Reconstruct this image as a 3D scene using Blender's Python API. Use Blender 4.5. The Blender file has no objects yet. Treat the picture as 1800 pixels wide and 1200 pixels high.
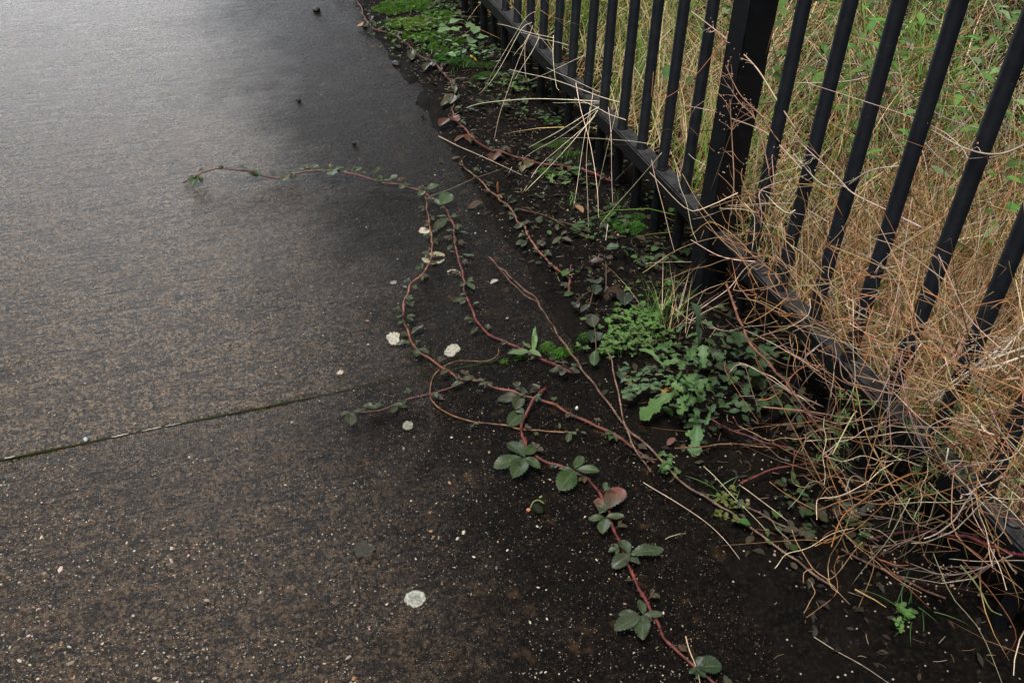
import bpy, bmesh, math, random
import numpy as np
from mathutils import Vector, noise as mnoise

rng = np.random.default_rng(7)
random.seed(7)
sc = bpy.context.scene
COL = sc.collection

# ------------------------------------------------------------------ camera
F_PX, PITCH, ROLL, AZ, CAM_H = 1654.04, 0.66403, 0.0297, 0.3528, 1.2      # measured on a 1800 x 1200 frame


def cam_axes():
    fw = np.array([math.sin(AZ)*math.cos(PITCH), math.cos(AZ)*math.cos(PITCH), -math.sin(PITCH)])
    r = np.array([math.cos(AZ), -math.sin(AZ), 0.0])
    u = np.cross(r, fw)
    c, s = math.cos(ROLL), math.sin(ROLL)
    return fw, c*r + s*u, -s*r + c*u


FW, RT, UP = cam_axes()
cd = bpy.data.cameras.new('camera')
cam = bpy.data.objects.new('camera', cd)
COL.objects.link(cam)
from mathutils import Matrix
cam.matrix_world = Matrix(((RT[0], UP[0], -FW[0], 0), (RT[1], UP[1], -FW[1], 0), (RT[2], UP[2], -FW[2], CAM_H), (0, 0, 0, 1)))
cd.sensor_width = 36
cd.lens = F_PX/1800*36
cd.clip_start = 0.05
cd.clip_end = 2000
sc.camera = cam

# ------------------------------------------------------------------ sky, sun, exposure
SUN_EL, SUN_AZ = math.radians(72), math.radians(-125)     # ahead along the path, behind cloud
w = bpy.data.worlds.new('World')
sc.world = w
w.use_nodes = True
nt = w.node_tree
sky = nt.nodes.new('ShaderNodeTexSky')
sky.sky_type = 'NISHITA'
sky.sun_disc = False
sky.sun_elevation = SUN_EL
sky.sun_rotation = SUN_AZ
sky.air_density = 1.0
sky.dust_density = 6.0
bg = nt.nodes['Background']
# overcast: a bright lobe added low ahead to make the wet path gleam
tc = nt.nodes.new('ShaderNodeTexCoord')
dotn = nt.nodes.new('ShaderNodeVectorMath'); dotn.operation = 'DOT_PRODUCT'
nt.links.new(tc.outputs['Generated'], dotn.inputs[0])
GA, GE = math.radians(-5), math.radians(14)
dotn.inputs[1].default_value = (math.sin(GA)*math.cos(GE), math.cos(GA)*math.cos(GE), math.sin(GE))
gleam_lobe = nt.nodes.new('ShaderNodeMapRange'); gleam_lobe.interpolation_type = 'SMOOTHERSTEP'
gleam_lobe.inputs['From Min'].default_value = math.cos(math.radians(21))
gleam_lobe.inputs['From Max'].default_value = math.cos(math.radians(3))
gleam_lobe.inputs['To Min'].default_value = 1.0
gleam_lobe.inputs['To Max'].default_value = 46.0
nt.links.new(dotn.outputs['Value'], gleam_lobe.inputs['Value'])
mulc = nt.nodes.new('ShaderNodeVectorMath'); mulc.operation = 'SCALE'
gry = nt.nodes.new('ShaderNodeHueSaturation'); gry.inputs['Saturation'].default_value = 0.30     # cloud, not blue sky
nt.links.new(sky.outputs[0], gry.inputs['Color'])
nt.links.new(gry.outputs[0], mulc.inputs[0]); nt.links.new(gleam_lobe.outputs[0], mulc.inputs['Scale'])
nt.links.new(mulc.outputs[0], bg.inputs[0])
bg.inputs[1].default_value = 0.040
sd = bpy.data.lights.new('sun', 'SUN')
sd.energy = 3.3
sd.angle = math.radians(20)
sd.color = (1.0, 0.965, 0.92)
so = bpy.data.objects.new('sun', sd)
COL.objects.link(so)
sdir = Vector((math.sin(SUN_AZ)*math.cos(SUN_EL), math.cos(SUN_AZ)*math.cos(SUN_EL), math.sin(SUN_EL)))
so.rotation_euler = sdir.to_track_quat('Z', 'Y').to_euler()
sc.view_settings.view_transform = 'Standard'
sc.view_settings.look = 'None'
sc.view_settings.gamma = 1
sc.view_settings.exposure = 0.55

# ------------------------------------------------------------------ measured layout (metres)
XF = 1.0013          # fence plane
ZR = 0.1746          # top of the lower rail
SP = 0.11271         # picket spacing
Y0, YA = 1.6291, 1.3459
YP = 1.4862          # post
YJ = 1.3904          # joint between the slabs
XE = 0.69            # path edge
ORG = np.array([0, 0, CAM_H])


def ray(u, v):
    return FW + RT*(u-900)/F_PX + UP*(600-v)/F_PX


def gp(u, v, z=0.0):
    d = ray(u, v)
    return ORG + d*((z-CAM_H)/d[2])


def fp(u, v, x):
    d = ray(u, v)
    return ORG + d*(x/d[0])


# ------------------------------------------------------------------ materials
def newmat(name):
    m = bpy.data.materials.new(name)
    m.use_nodes = True
    t = m.node_tree
    return m, t, t.nodes['Principled BSDF']


class NT:
    """small helper around a node tree"""
    def __init__(s, t):
        s.t = t

    def n(s, typ, **kw):
        nd = s.t.nodes.new(typ)
        for k, v in kw.items():
            if k.startswith('i_'):
                nd.inputs[k[2:]].default_value = v
            else:
                setattr(nd, k, v)
        return nd

    def l(s, a, b):
        s.t.links.new(a, b)

    def val(s, x, sock):
        if hasattr(x, 'is_output') or hasattr(x, 'links'):
            s.l(x, sock)
        else:
            sock.default_value = x

    def math(s, op, a, b=0.0, c=0.0, clamp=False):
        nd = s.n('ShaderNodeMath', operation=op, use_clamp=clamp)
        s.val(a, nd.inputs[0]); s.val(b, nd.inputs[1])
        if len(nd.inputs) > 2:
            s.val(c, nd.inputs[2])
        return nd.outputs[0]

    def ramp(s, x, a, b, lo=0.0, hi=1.0):
        nd = s.n('ShaderNodeMapRange', interpolation_type='SMOOTHSTEP')
        s.val(x, nd.inputs['Value'])
        nd.inputs['From Min'].default_value = a
        nd.inputs['From Max'].default_value = b
        nd.inputs['To Min'].default_value = lo
        nd.inputs['To Max'].default_value = hi
        return nd.outputs[0]

    def mix(s, f, a, b, mode='MIX'):
        nd = s.n('ShaderNodeMix', data_type='RGBA', blend_type=mode)
        s.val(f, nd.inputs[0])
        for x, k in ((a, 6), (b, 7)):
            if isinstance(x, tuple):
                nd.inputs[k].default_value = (*x, 1)
            else:
                s.l(x, nd.inputs[k])
        return nd.outputs[2]

    def noise(s, vec, scale, detail=4, rough=0.55, out=0):
        nd = s.n('ShaderNodeTexNoise')
        s.l(vec, nd.inputs['Vector'])
        nd.inputs['Scale'].default_value = scale
        nd.inputs['Detail'].default_value = detail
        nd.inputs['Roughness'].default_value = rough
        return nd.outputs[out]

    def voro(s, vec, scale, rnd=1.0):
        nd = s.n('ShaderNodeTexVoronoi')
        s.l(vec, nd.inputs['Vector'])
        nd.inputs['Scale'].default_value = scale
        nd.inputs['Randomness'].default_value = rnd
        return nd

    def scalev(s, vec, xyz):
        nd = s.n('ShaderNodeMapping')
        s.l(vec, nd.inputs['Vector'])
        nd.inputs['Scale'].default_value = xyz
        return nd.outputs[0]

    def bump(s, h, strength, dist, prev=None):
        nd = s.n('ShaderNodeBump')
        nd.inputs['Strength'].default_value = strength
        nd.inputs['Distance'].default_value = dist
        s.l(h, nd.inputs['Height'])
        if prev is not None:
            s.l(prev, nd.inputs['Normal'])
        return nd.outputs[0]


def mat_path():
    m, t, b = newmat('wet_concrete')
    N = NT(t)
    pos = N.n('ShaderNodeNewGeometry').outputs['Position']
    sep = N.n('ShaderNodeSeparateXYZ'); N.l(pos, sep.inputs[0])
    X, Y = sep.outputs[0], sep.outputs[1]
    big = N.noise(pos, 2.2, 3)
    mid = N.noise(pos, 11, 4, 0.6)
    fine = N.noise(pos, 90, 5, 0.7)
    grit = N.noise(pos, 330, 3, 0.7)
    # brushed ridges run across the path
    rv = N.scalev(pos, (8, 34, 20))
    ridge = N.noise(rv, 1.0, 4, 0.62)
    rv2 = N.scalev(pos, (16, 95, 60))
    slit = N.noise(rv2, 1.0, 3, 0.6)
    # colour: brown where worn, grey-black by the verge: damp algae plus painted vignette shade
    c = N.mix(N.ramp(mid, 0.35, 0.7), (0.046, 0.0275, 0.0138), (0.122, 0.076, 0.039))
    c = N.mix(N.ramp(fine, 0.38, 0.72), c, (0.085, 0.062, 0.041))
    for sc0, a0 in ((420, 0.8), (260, 0.9), (150, 0.55)):          # the sand and stone grains themselves
        vc = N.n('ShaderNodeSeparateColor'); N.l(N.voro(pos, sc0).outputs['Color'], vc.inputs[0])
        c = N.mix(N.math('MULTIPLY', N.ramp(vc.outputs[0], 0.62, 0.72), a0*0.7), c, (0.185, 0.135, 0.088))
        c = N.mix(N.math('MULTIPLY', N.ramp(vc.outputs[1], 0.56, 0.66), a0), c, (0.005, 0.004, 0.0035))
    c = N.mix(N.ramp(grit, 0.50, 0.34), c, (0.007, 0.006, 0.005))
    c = N.mix(N.math('MULTIPLY', N.math('MULTIPLY', N.ramp(slit, 0.43, 0.37), N.ramp(big, 0.30, 0.5)), 0.9), c, (0.006, 0.005, 0.0045))
    c = N.mix(N.math('MULTIPLY', N.math('MULTIPLY', N.ramp(ridge, 0.43, 0.35), N.ramp(mid, 0.40, 0.58)), 0.85), c, (0.010, 0.008, 0.0065))
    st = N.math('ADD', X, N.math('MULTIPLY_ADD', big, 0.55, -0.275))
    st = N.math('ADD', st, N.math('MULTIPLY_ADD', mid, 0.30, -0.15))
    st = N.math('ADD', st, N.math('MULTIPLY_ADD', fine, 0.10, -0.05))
    stain_shade = N.ramp(st, -0.08, 0.38)
    c = N.mix(N.math('MULTIPLY', stain_shade, 0.90), c, (0.0042, 0.0039, 0.0038))
    # nearer slab toned down: a darker pour, plus vignette darkening painted into its colour
    c = N.mix(N.ramp(Y, YJ+0.001, YJ-0.001), c, N.mix(1.0, c, (0.60, 0.56, 0.53), 'MULTIPLY'))
    # rusty patches
    c = N.mix(N.math('MULTIPLY', N.ramp(N.noise(pos, 17, 3, 0.6, 0), 0.60, 0.75), 0.4), c, (0.085, 0.050, 0.024))
    # pale grains of aggregate
    band = N.math('MULTIPLY', N.ramp(Y, YJ-0.075, YJ-0.045), N.ramp(Y, YJ-0.002, YJ-0.006))
    band = N.math('MULTIPLY', band, N.ramp(X, 0.35, 0.0))
    amt = N.math('MULTIPLY_ADD', stain_shade, -0.075, 0.150)
    amt = N.math('MULTIPLY_ADD', band, 0.40, amt)
    hs = []
    for sc_, rad, k, colr in ((520, 0.36, 1.0, (0.40, 0.36, 0.30)), (300, 0.30, 0.45, (0.46, 0.42, 0.35)), (120, 0.18, 0.14, (0.30, 0.22, 0.14))):
        v = N.voro(pos, sc_)
        s3 = N.n('ShaderNodeSeparateColor'); N.l(v.outputs['Color'], s3.inputs[0])
        on = N.math('LESS_THAN', s3.outputs[0], N.math('MULTIPLY', amt, k))
        sh = N.ramp(v.outputs['Distance'], rad, rad*0.72)
        f = N.math('MULTIPLY', on, sh)
        cc = N.mix(N.ramp(s3.outputs[1], 0.6, 0.9), colr, (0.22, 0.13, 0.07))
        cc = N.mix(N.ramp(s3.outputs[2], 0.2, 0.9), cc, (0.13, 0.12, 0.11))
        c = N.mix(f, c, cc)
        hs.append(f)
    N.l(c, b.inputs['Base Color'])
    rg = N.math('MULTIPLY_ADD', N.noise(pos, 5, 3), 0.14, 0.13)
    rg = N.math('MULTIPLY_ADD', fine, 0.14, rg)
    N.l(rg, b.inputs['Roughness'])
    N.l(N.math('MULTIPLY_ADD', stain_shade, -0.13, 0.16), b.inputs['Specular IOR Level'])      # a film of water
    h = N.math('ADD', N.math('MULTIPLY', ridge, 0.9), N.math('MULTIPLY', slit, 0.5))
    n1 = N.bump(h, 0.6, 0.006)
    n2 = N.bump(N.math('ADD', fine, hs[1]), 0.8, 0.004, n1)
    n3 = N.bump(N.math('ADD', grit, hs[0]), 1.0, 0.002, n2)
    N.l(n3, b.inputs['Normal'])
    return m


def mat_soil():
    m, t, b = newmat('damp_soil')
    N = NT(t)
    pos = N.n('ShaderNodeNewGeometry').outputs['Position']
    mid = N.noise(pos, 14, 5, 0.65)
    fine = N.noise(pos, 120, 5, 0.7)
    c = N.mix(N.ramp(mid, 0.35, 0.7), (0.0018, 0.0015, 0.0013), (0.0058, 0.0044, 0.0034))
    c = N.mix(N.ramp(fine, 0.45, 0.75), c, (0.014, 0.011, 0.0085))
    v = N.voro(pos, 170)
    s3 = N.n('ShaderNodeSeparateColor'); N.l(v.outputs['Color'], s3.inputs[0])
    f = N.math('MULTIPLY', N.math('LESS_THAN', s3.outputs[0], 0.035), N.ramp(v.outputs['Distance'], 0.34, 0.22))
    c = N.mix(f, c, (0.30, 0.26, 0.20))
    N.l(c, b.inputs['Base Color'])
    b.inputs['Roughness'].default_value = 0.8
    b.inputs['Specular IOR Level'].default_value = 0.05
    N.l(N.bump(fine, 0.8, 0.004, N.bump(mid, 0.7, 0.012)), b.inputs['Normal'])
    return m


def mat_col(name, rough=0.6, noise_amt=0.35, scale=120, spec=0.4, transl=0.0, bump=0.0, streak=None):
    """base colour from the mesh's own colour attribute, broken up by noise"""
    m, t, b = newmat(name)
    N = NT(t)
    at = N.n('ShaderNodeAttribute', attribute_name='Col').outputs['Color']
    pos = N.n('ShaderNodeNewGeometry').outputs['Position']
    nz = N.noise(pos, scale, 4, 0.65)
    k = N.math('MULTIPLY_ADD', nz, noise_amt*2, 1-noise_amt)
    c = N.mix(1.0, at, N.n('ShaderNodeCombineColor').outputs[0], 'MULTIPLY')
    cc = t.nodes[-1] if False else None
    comb = [n for n in t.nodes if n.bl_idname == 'ShaderNodeCombineColor'][0]
    for i in range(3):
        N.l(k, comb.inputs[i])
    N.l(c, b.inputs['Base Color'])
    b.inputs['Roughness'].default_value = rough
    b.inputs['Specular IOR Level'].default_value = spec
    if bump:
        N.l(N.bump(nz, bump, 0.002), b.inputs['Normal'])
    if transl:
        tr = N.n('ShaderNodeBsdfTranslucent')
        N.l(c, tr.inputs[0])
        mx = N.n('ShaderNodeMixShader')
        mx.inputs[0].default_value = transl
        N.l(b.outputs[0], mx.inputs[1]); N.l(tr.outputs[0], mx.inputs[2])
        N.l(mx.outputs[0], t.nodes['Material Output'].inputs[0])
    return m


def mat_leaf(name, rough=0.40, vein=0.5, spots=0.75):
    """leaf: colour attribute, pale veins along the uv's midrib, dark spots, embossed veins"""
    m, t, b = newmat(name)
    N = NT(t)
    at = N.n('ShaderNodeAttribute', attribute_name='Col').outputs['Color']
    uv = N.n('ShaderNodeUVMap', uv_map='UV').outputs[0]
    sep = N.n('ShaderNodeSeparateXYZ'); N.l(uv, sep.inputs[0])
    T, S = sep.outputs[0], sep.outputs[1]
    a = N.math('ABSOLUTE', N.math('SUBTRACT', S, 0.5))
    midrib = N.ramp(a, 0.045, 0.012)
    lat = N.math('FRACT', N.math('MULTIPLY_ADD', a, -4.2, N.math('MULTIPLY', T, 7.0)))
    latd = N.math('ABSOLUTE', N.math('SUBTRACT', lat, 0.5))
    lv = N.ramp(latd, 0.10, 0.02)
    veins = N.math('MAXIMUM', midrib, N.math('MULTIPLY', lv, 0.6))
    pos = N.n('ShaderNodeNewGeometry').outputs['Position']
    nz = N.noise(pos, 130, 4, 0.65)
    blot = N.noise(pos, 45, 3, 0.6)
    c = N.mix(N.math('MULTIPLY', N.ramp(nz, 0.40, 0.80), 0.35), at, (0.10, 0.095, 0.05))
    c = N.mix(N.math('MULTIPLY', veins, vein), c, (0.12, 0.13, 0.065))
    c = N.mix(N.math('MULTIPLY', N.ramp(blot, 0.56, 0.70), spots), c, (0.020, 0.018, 0.012))
    N.l(c, b.inputs['Base Color'])
    b.inputs['Specular IOR Level'].default_value = 0.3
    b.inputs['Roughness'].default_value = rough
    n1 = N.bump(lv, 0.35, 0.0015)
    N.l(N.bump(nz, 0.35, 0.0015, n1), b.inputs['Normal'])
    tr = N.n('ShaderNodeBsdfTranslucent'); N.l(c, tr.inputs[0])
    mx = N.n('ShaderNodeMixShader'); mx.inputs[0].default_value = 0.18
    N.l(b.outputs[0], mx.inputs[1]); N.l(tr.outputs[0], mx.inputs[2])
    N.l(mx.outputs[0], t.nodes['Material Output'].inputs[0])
    return m


def mat_paint():
    m, t, b = newmat('black_metal_paint')
    N = NT(t)
    pos = N.n('ShaderNodeNewGeometry').outputs['Position']
    nz = N.noise(pos, 38, 5, 0.65)
    fz = N.noise(N.scalev(pos, (300, 300, 40)), 1.0, 3, 0.6)
    c = N.mix(N.ramp(nz, 0.4, 0.75), (0.0026, 0.0040, 0.0066), (0.0052, 0.0076, 0.0115))
    nrm = N.n('ShaderNodeNewGeometry').outputs['Normal']
    # dust and lichen film sits on upward faces of the metal
    sep = N.n('ShaderNodeSeparateXYZ'); N.l(nrm, sep.inputs[0])
    dust = N.math('MULTIPLY', N.ramp(sep.outputs[2], 0.6, 0.95), N.ramp(N.noise(pos, 60, 4, 0.7), 0.25, 0.7))
    c = N.mix(N.math('MULTIPLY', dust, 0.8), c, (0.055, 0.052, 0.05))
    chip = N.ramp(N.noise(pos, 150, 3, 0.7), 0.68, 0.72)
    c = N.mix(N.math('MULTIPLY', chip, 0.5), c, (0.06, 0.06, 0.062))
    # rust bleeding at chips and mud splashed up from the verge
    rust = N.math('MULTIPLY', N.ramp(N.noise(pos, 55, 5, 0.7), 0.62, 0.72), N.ramp(nz, 0.45, 0.6))
    c = N.mix(N.math('MULTIPLY', rust, 0.55), c, (0.035, 0.016, 0.009))
    sp = N.n('ShaderNodeSeparateXYZ'); N.l(pos, sp.inputs[0])
    mud = N.math('MULTIPLY', N.ramp(sp.outputs[2], 0.42, 0.02), N.ramp(N.noise(pos, 170, 4, 0.7), 0.50, 0.66))
    c = N.mix(N.math('MULTIPLY', mud, 0.55), c, (0.030, 0.024, 0.018))
    N.l(c, b.inputs['Base Color'])
    b.inputs['Specular IOR Level'].default_value = 0.3
    N.l(N.math('MULTIPLY_ADD', nz, 0.25, 0.38), b.inputs['Roughness'])
    N.l(N.bump(fz, 0.12, 0.001, N.bump(nz, 0.15, 0.003)), b.inputs['Normal'])
    return m


M = {
    'path': mat_path(), 'soil': mat_soil(), 'paint': mat_paint(),
    'grass': mat_col('grass_blade', 0.55, 0.25, 60, 0.35, 0.22),
    'stem': mat_col('dry_stem', 0.65, 0.35, 150, 0.3, 0.0, 0.4),
    'cane': mat_col('bramble_bark', 0.5, 0.5, 160, 0.4, 0.0, 0.5),
    'leaf': mat_leaf('bramble_leaf'),
    'weed': mat_leaf('weed_leaf', 0.5, 0.45, 0.25),
    'moss': mat_col('moss', 0.8, 0.4, 200, 0.2, 0.25),
    'lichen': mat_col('lichen', 0.85, 0.45, 420, 0.2, 0.0, 1.0),
    'stone': mat_col('stone', 0.55, 0.3, 300, 0.4, 0.0, 0.5),
    'litter': mat_col('dead_leaf', 0.75, 0.4, 160, 0.25, 0.05, 0.6),
}


# ------------------------------------------------------------------ mesh building
class MB:
    def __init__(s):
        s.V, s.F, s.C, s.U, s.n = [], [], [], [], 0

    def add(s, V, F, col, uv=None):
        V = np.asarray(V, float).reshape(-1, 3)
        col = np.asarray(col, float)
        if col.ndim == 1:
            col = np.repeat(col[None, :3], len(V), 0)
        s.V.append(V); s.C.append(col)
        s.U.append(np.zeros((len(V), 2)) if uv is None else np.asarray(uv, float))
        if isinstance(F, np.ndarray):
            s.F.append(F + s.n)
        else:
            by = {}
            for f in F:
                by.setdefault(len(f), []).append(f)
            for k in by:
                s.F.append(np.array(by[k]) + s.n)
        s.n += len(V)

    def build(s, name, mat, parent=None, smooth=True):
        me = bpy.data.meshes.new(name)
        V = np.concatenate(s.V); C = np.concatenate(s.C); U = np.concatenate(s.U)
        loops = np.concatenate([f.ravel() for f in s.F]).astype(np.int32)
        counts = np.concatenate([np.full(len(f), f.shape[1]) for f in s.F]).astype(np.int32)
        starts = np.concatenate([[0], np.cumsum(counts)[:-1]]).astype(np.int32)
        me.vertices.add(len(V)); me.vertices.foreach_set('co', V.ravel())
        me.loops.add(len(loops)); me.loops.foreach_set('vertex_index', loops)
        me.polygons.add(len(counts)); me.polygons.foreach_set('loop_start', starts)
        me.polygons.foreach_set('loop_total', counts)
        me.polygons.foreach_set('use_smooth', np.full(len(counts), smooth))
        me.update(calc_edges=True)
        a = me.color_attributes.new('Col', 'FLOAT_COLOR', 'POINT')
        a.data.foreach_set('color', np.concatenate([C, np.ones((len(C), 1))], 1).ravel())
        uvl = me.uv_layers.new(name='UV')
        uvl.data.foreach_set('uv', U[loops].ravel())
        me.validate()
        me.materials.append(mat)
        o = bpy.data.objects.new(name, me)
        COL.objects.link(o)
        if parent is not None:
            o.parent = parent
        return o


def tag(o, label=None, cat=None, group=None, kind=None):
    if label: o['label'] = label
    if cat: o['category'] = cat
    if group: o['group'] = group
    if kind: o['kind'] = kind
    return o


def thing(name, loc=(0, 0, 0)):
    o = bpy.data.objects.new(name, None)
    o.empty_display_size = 0.05
    COL.objects.link(o)
    return o


def spline(P, n):
    P = np.asarray(P, float)
    if len(P) == 2:
        t = np.linspace(0, 1, n)[:, None]
        return P[0]*(1-t) + P[1]*t
    Q = np.vstack([2*P[0]-P[1], P, 2*P[-1]-P[-2]])
    seg = np.linalg.norm(np.diff(P, axis=0), axis=1)
    cum = np.concatenate([[0], np.cumsum(seg)])
    out = []
    for d in np.linspace(0, cum[-1]*0.99999, n):
        i = min(np.searchsorted(cum, d, side='right')-1, len(P)-2)
        t = (d-cum[i])/max(seg[i], 1e-9)
        a, b, c, e = Q[i], Q[i+1], Q[i+2], Q[i+3]
        out.append(0.5*((2*b) + (c-a)*t + (2*a-5*b+4*c-e)*t*t + (3*b-a-3*c+e)*t**3))
    return np.array(out)


def tube(mb, P, r, col, seg=6):
    """r, col: scalars or one per point"""
    P = np.asarray(P, float)
    n = len(P)
    r = np.full(n, r) if np.isscalar(r) else np.asarray(r)
    T = np.gradient(P, axis=0)
    T /= np.linalg.norm(T, axis=1)[:, None] + 1e-12
    ref = np.array([0, 0, 1.0])
    if abs(T[:, 2]).max() > 0.9:
        ref = np.array([0.9, 0.35, 0.2]); ref /= np.linalg.norm(ref)
    A = np.cross(T, ref); A /= np.linalg.norm(A, axis=1)[:, None] + 1e-12
    B = np.cross(T, A)
    th = np.arange(seg)/seg*2*math.pi
    V = P[:, None, :] + r[:, None, None]*(np.cos(th)[None, :, None]*A[:, None, :] + np.sin(th)[None, :, None]*B[:, None, :])
    V = V.reshape(-1, 3)
    i = np.arange(n-1)[:, None]*seg
    j = np.arange(seg)[None, :]
    k = (j+1) % seg
    F = np.stack([i+j, i+k, i+seg+k, i+seg+j], -1).reshape(-1, 4)
    col = np.asarray(col, float)
    C = np.repeat(col, seg, 0) if col.ndim == 2 else col
    b0 = mb.n
    mb.add(V, F, C)
    mb.F.append(np.array([list(range(seg-1, -1, -1))]) + b0)
    mb.F.append(np.array([list(range((n-1)*seg, n*seg))]) + b0)


def jitter(c, a=0.2):
    c = np.asarray(c, float)
    return np.clip(c*(1 + rng.uniform(-a, a)) * (1 + rng.uniform(-a*0.4, a*0.4, 3)), 0, 1)


def leaflet(mb, B, T, width, col, up=(0, 0, 1), fold=0.18, droop=0.12, serr=0.06, shape='obovate', nu=9, nv=5, tipcol=None, twist=0.0):
    B = np.asarray(B, float); T = np.asarray(T, float)
    L = np.linalg.norm(T-B)
    d = (T-B)/L
    up = np.asarray(up, float)
    side = np.cross(d, up); side /= np.linalg.norm(side) + 1e-9
    nrm = np.cross(side, d)
    side = side*math.cos(twist) + nrm*math.sin(twist)
    nrm = np.cross(side, d)
    t = np.linspace(0, 1, nu)
    if shape == 'obovate':
        wp = np.sin(math.pi*np.clip(t, 0, 1)**1.15)**0.62
        wp = np.where(t < 0.06, 0.12, wp)
    elif shape == 'lobed':
        wp = (0.30 + 0.75*t**0.8)*np.sqrt(np.clip(1.02-t**6, 0, 1))*(0.78 + 0.22*np.cos(t*math.pi*2*3.5))
    elif shape == 'lance':
        wp = np.sin(math.pi*t**0.75)**0.9
    else:
        wp = np.sin(math.pi*t)**0.55
    wp = np.maximum(wp, 0.05)
    s = np.linspace(-1, 1, nv)
    ph = rng.uniform(0, 6)
    ser = 1 + serr*np.where(np.arange(nu) % 2 == 0, 1, -1)
    wv = rng.uniform(0.5, 1.2)
    V, U = [], []
    for i in range(nu):
        for k in range(nv):
            edge = abs(s[k]) == 1
            ww = width*0.5*wp[i]*(ser[i] if edge else 1)
            z = fold*width*abs(s[k])*wp[i] - droop*L*(t[i]-0.35)**2 + 0.035*L*wv*math.sin(t[i]*9+ph)*abs(s[k])
            V.append(B + d*L*t[i] + side*ww*s[k] + nrm*z)
            U.append((t[i], 0.5+0.5*s[k]))
    F = [(i*nv+k, i*nv+k+1, (i+1)*nv+k+1, (i+1)*nv+k) for i in range(nu-1) for k in range(nv-1)]
    col = np.asarray(col, float)
    if tipcol is not None:
        C = np.array([col*(1-u[0]**1.3) + np.asarray(tipcol)*u[0]**1.3 for u in U])
    else:
        C = np.repeat(col[None], len(V), 0)
    mb.add(V, F, C, U)


def ribbons(roots, heading, length, lean, curve, width, col, K=5, kink=None, floor=True):
    """vectorised blades: heading = azimuth they lean to, lean = angle from vertical at the root, curve = extra bend to the tip"""
    n = len(roots)
    t = np.linspace(0, 1, K)
    ang = lean[:, None] + curve[:, None]*t[None, :]
    dl = length[:, None]/(K-1)
    hx = np.concatenate([np.zeros((n, 1)), np.cumsum(np.sin(ang[:, 1:])*dl, 1)], 1)
    hz = np.concatenate([np.zeros((n, 1)), np.cumsum(np.cos(ang[:, 1:])*dl, 1)], 1)
    hd = heading[:, None] + (rng.normal(0, 0.25, (n, 1)) if kink is None else kink[:, None])*t[None, :]
    P = np.stack([roots[:, 0:1] + hx*np.cos(hd), roots[:, 1:2] + hx*np.sin(hd), roots[:, 2:3] + hz], -1)
    if floor:                                  # bent blades rest on the ground
        P[:, :, 2] = np.maximum(P[:, :, 2], 0.004 + 0.02*rng.random((n, 1)))
    wa = heading + math.pi/2 + rng.uniform(-0.9, 0.9, n)
    wd = np.stack([np.cos(wa), np.sin(wa), rng.uniform(-0.5, 0.5, n)], -1)
    prof = np.maximum(1-t**2.2, 0.06)
    off = wd[:, None, :]*width[:, None, None]*0.5*prof[None, :, None]
    V = np.stack([P-off, P+off], 2).reshape(-1, 3)
    base = (np.arange(n)*K*2)[:, None]
    i = np.arange(K-1)[None, :]*2
    F = np.stack([base+i, base+i+1, base+i+3, base+i+2], -1).reshape(-1, 4)
    C = np.repeat(col, K*2, 0)
    return V, F, C


def pick(palette, weights, n, var=0.22):
    p = np.asarray(palette, float); wt = np.asarray(weights, float); wt /= wt.sum()
    c = p[rng.choice(len(p), n, p=wt)]
    return np.clip(c*(1+rng.uniform(-var, var, (n, 1)))*(1+rng.uniform(-var*0.3, var*0.3, (n, 3))), 0, 1)


def fbm(x, y, s, seed=0.0):
    return np.array([mnoise.fractal(Vector((a*s+seed, b*s-seed, seed)), 1.0, 2.0, 4) for a, b in zip(x, y)])

# ------------------------------------------------------------------ ground and path
def sm(a, b, x):
    t = np.clip((x-a)/(b-a), 0, 1)
    return t*t*(3-2*t)


def grid_mesh(xs, ys, zf, name, mat, skirt=None):
    X, Y = np.meshgrid(xs, ys)
    x, y = X.ravel(), Y.ravel()
    V = np.stack([x, y, zf(x, y)], -1)
    nx, ny = len(xs), len(ys)
    i = (np.arange(ny-1)*nx)[:, None] + np.arange(nx-1)[None, :]
    F = np.stack([i, i+1, i+nx+1, i+nx], -1).reshape(-1, 4)
    mb = MB()
    mb.add(V, F, (0.02, 0.02, 0.02))
    if skirt is not None:
        ring = list(range(nx)) + [nx*k+nx-1 for k in range(1, ny)] + [nx*(ny-1)+k for k in range(nx-2, -1, -1)] + [nx*k for k in range(ny-2, 0, -1)]
        R = V[ring].copy()
        low = R.copy(); low[:, 2] = skirt
        n = len(ring)
        mb.add(np.vstack([R, low]), [(k, k+n, (k+1) % n + n, (k+1) % n) for k in range(n)], (0.02, 0.02, 0.02))
    return mb.build(name, mat)


def axis(*segs):
    out = []
    for a, b, st in segs:
        out.append(np.arange(a, b-1e-6, st))
    out.append([segs[-1][1]])
    return np.concatenate(out)


def ground_z(x, y):
    x = np.asarray(x, float); y = np.asarray(y, float)
    near = (x > 0.5) & (x < 6) & (y > -1.5) & (y < 8)
    z = np.zeros_like(x)
    z[near] = (fbm(x[near], y[near], 9.0, 3.1)*0.012 + fbm(x[near], y[near], 42.0, 8.0)*0.006)*(0.55+0.45*sm(0.7, 0.85, x[near]))
    g = -0.020 + 0.0235*sm(0.60, 0.665, x) + 0.006*sm(0.7, 0.85, x) + 0.03*sm(1.0, 2.0, x) + z
    return np.where(x < 0.60, -0.15, g)


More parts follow.
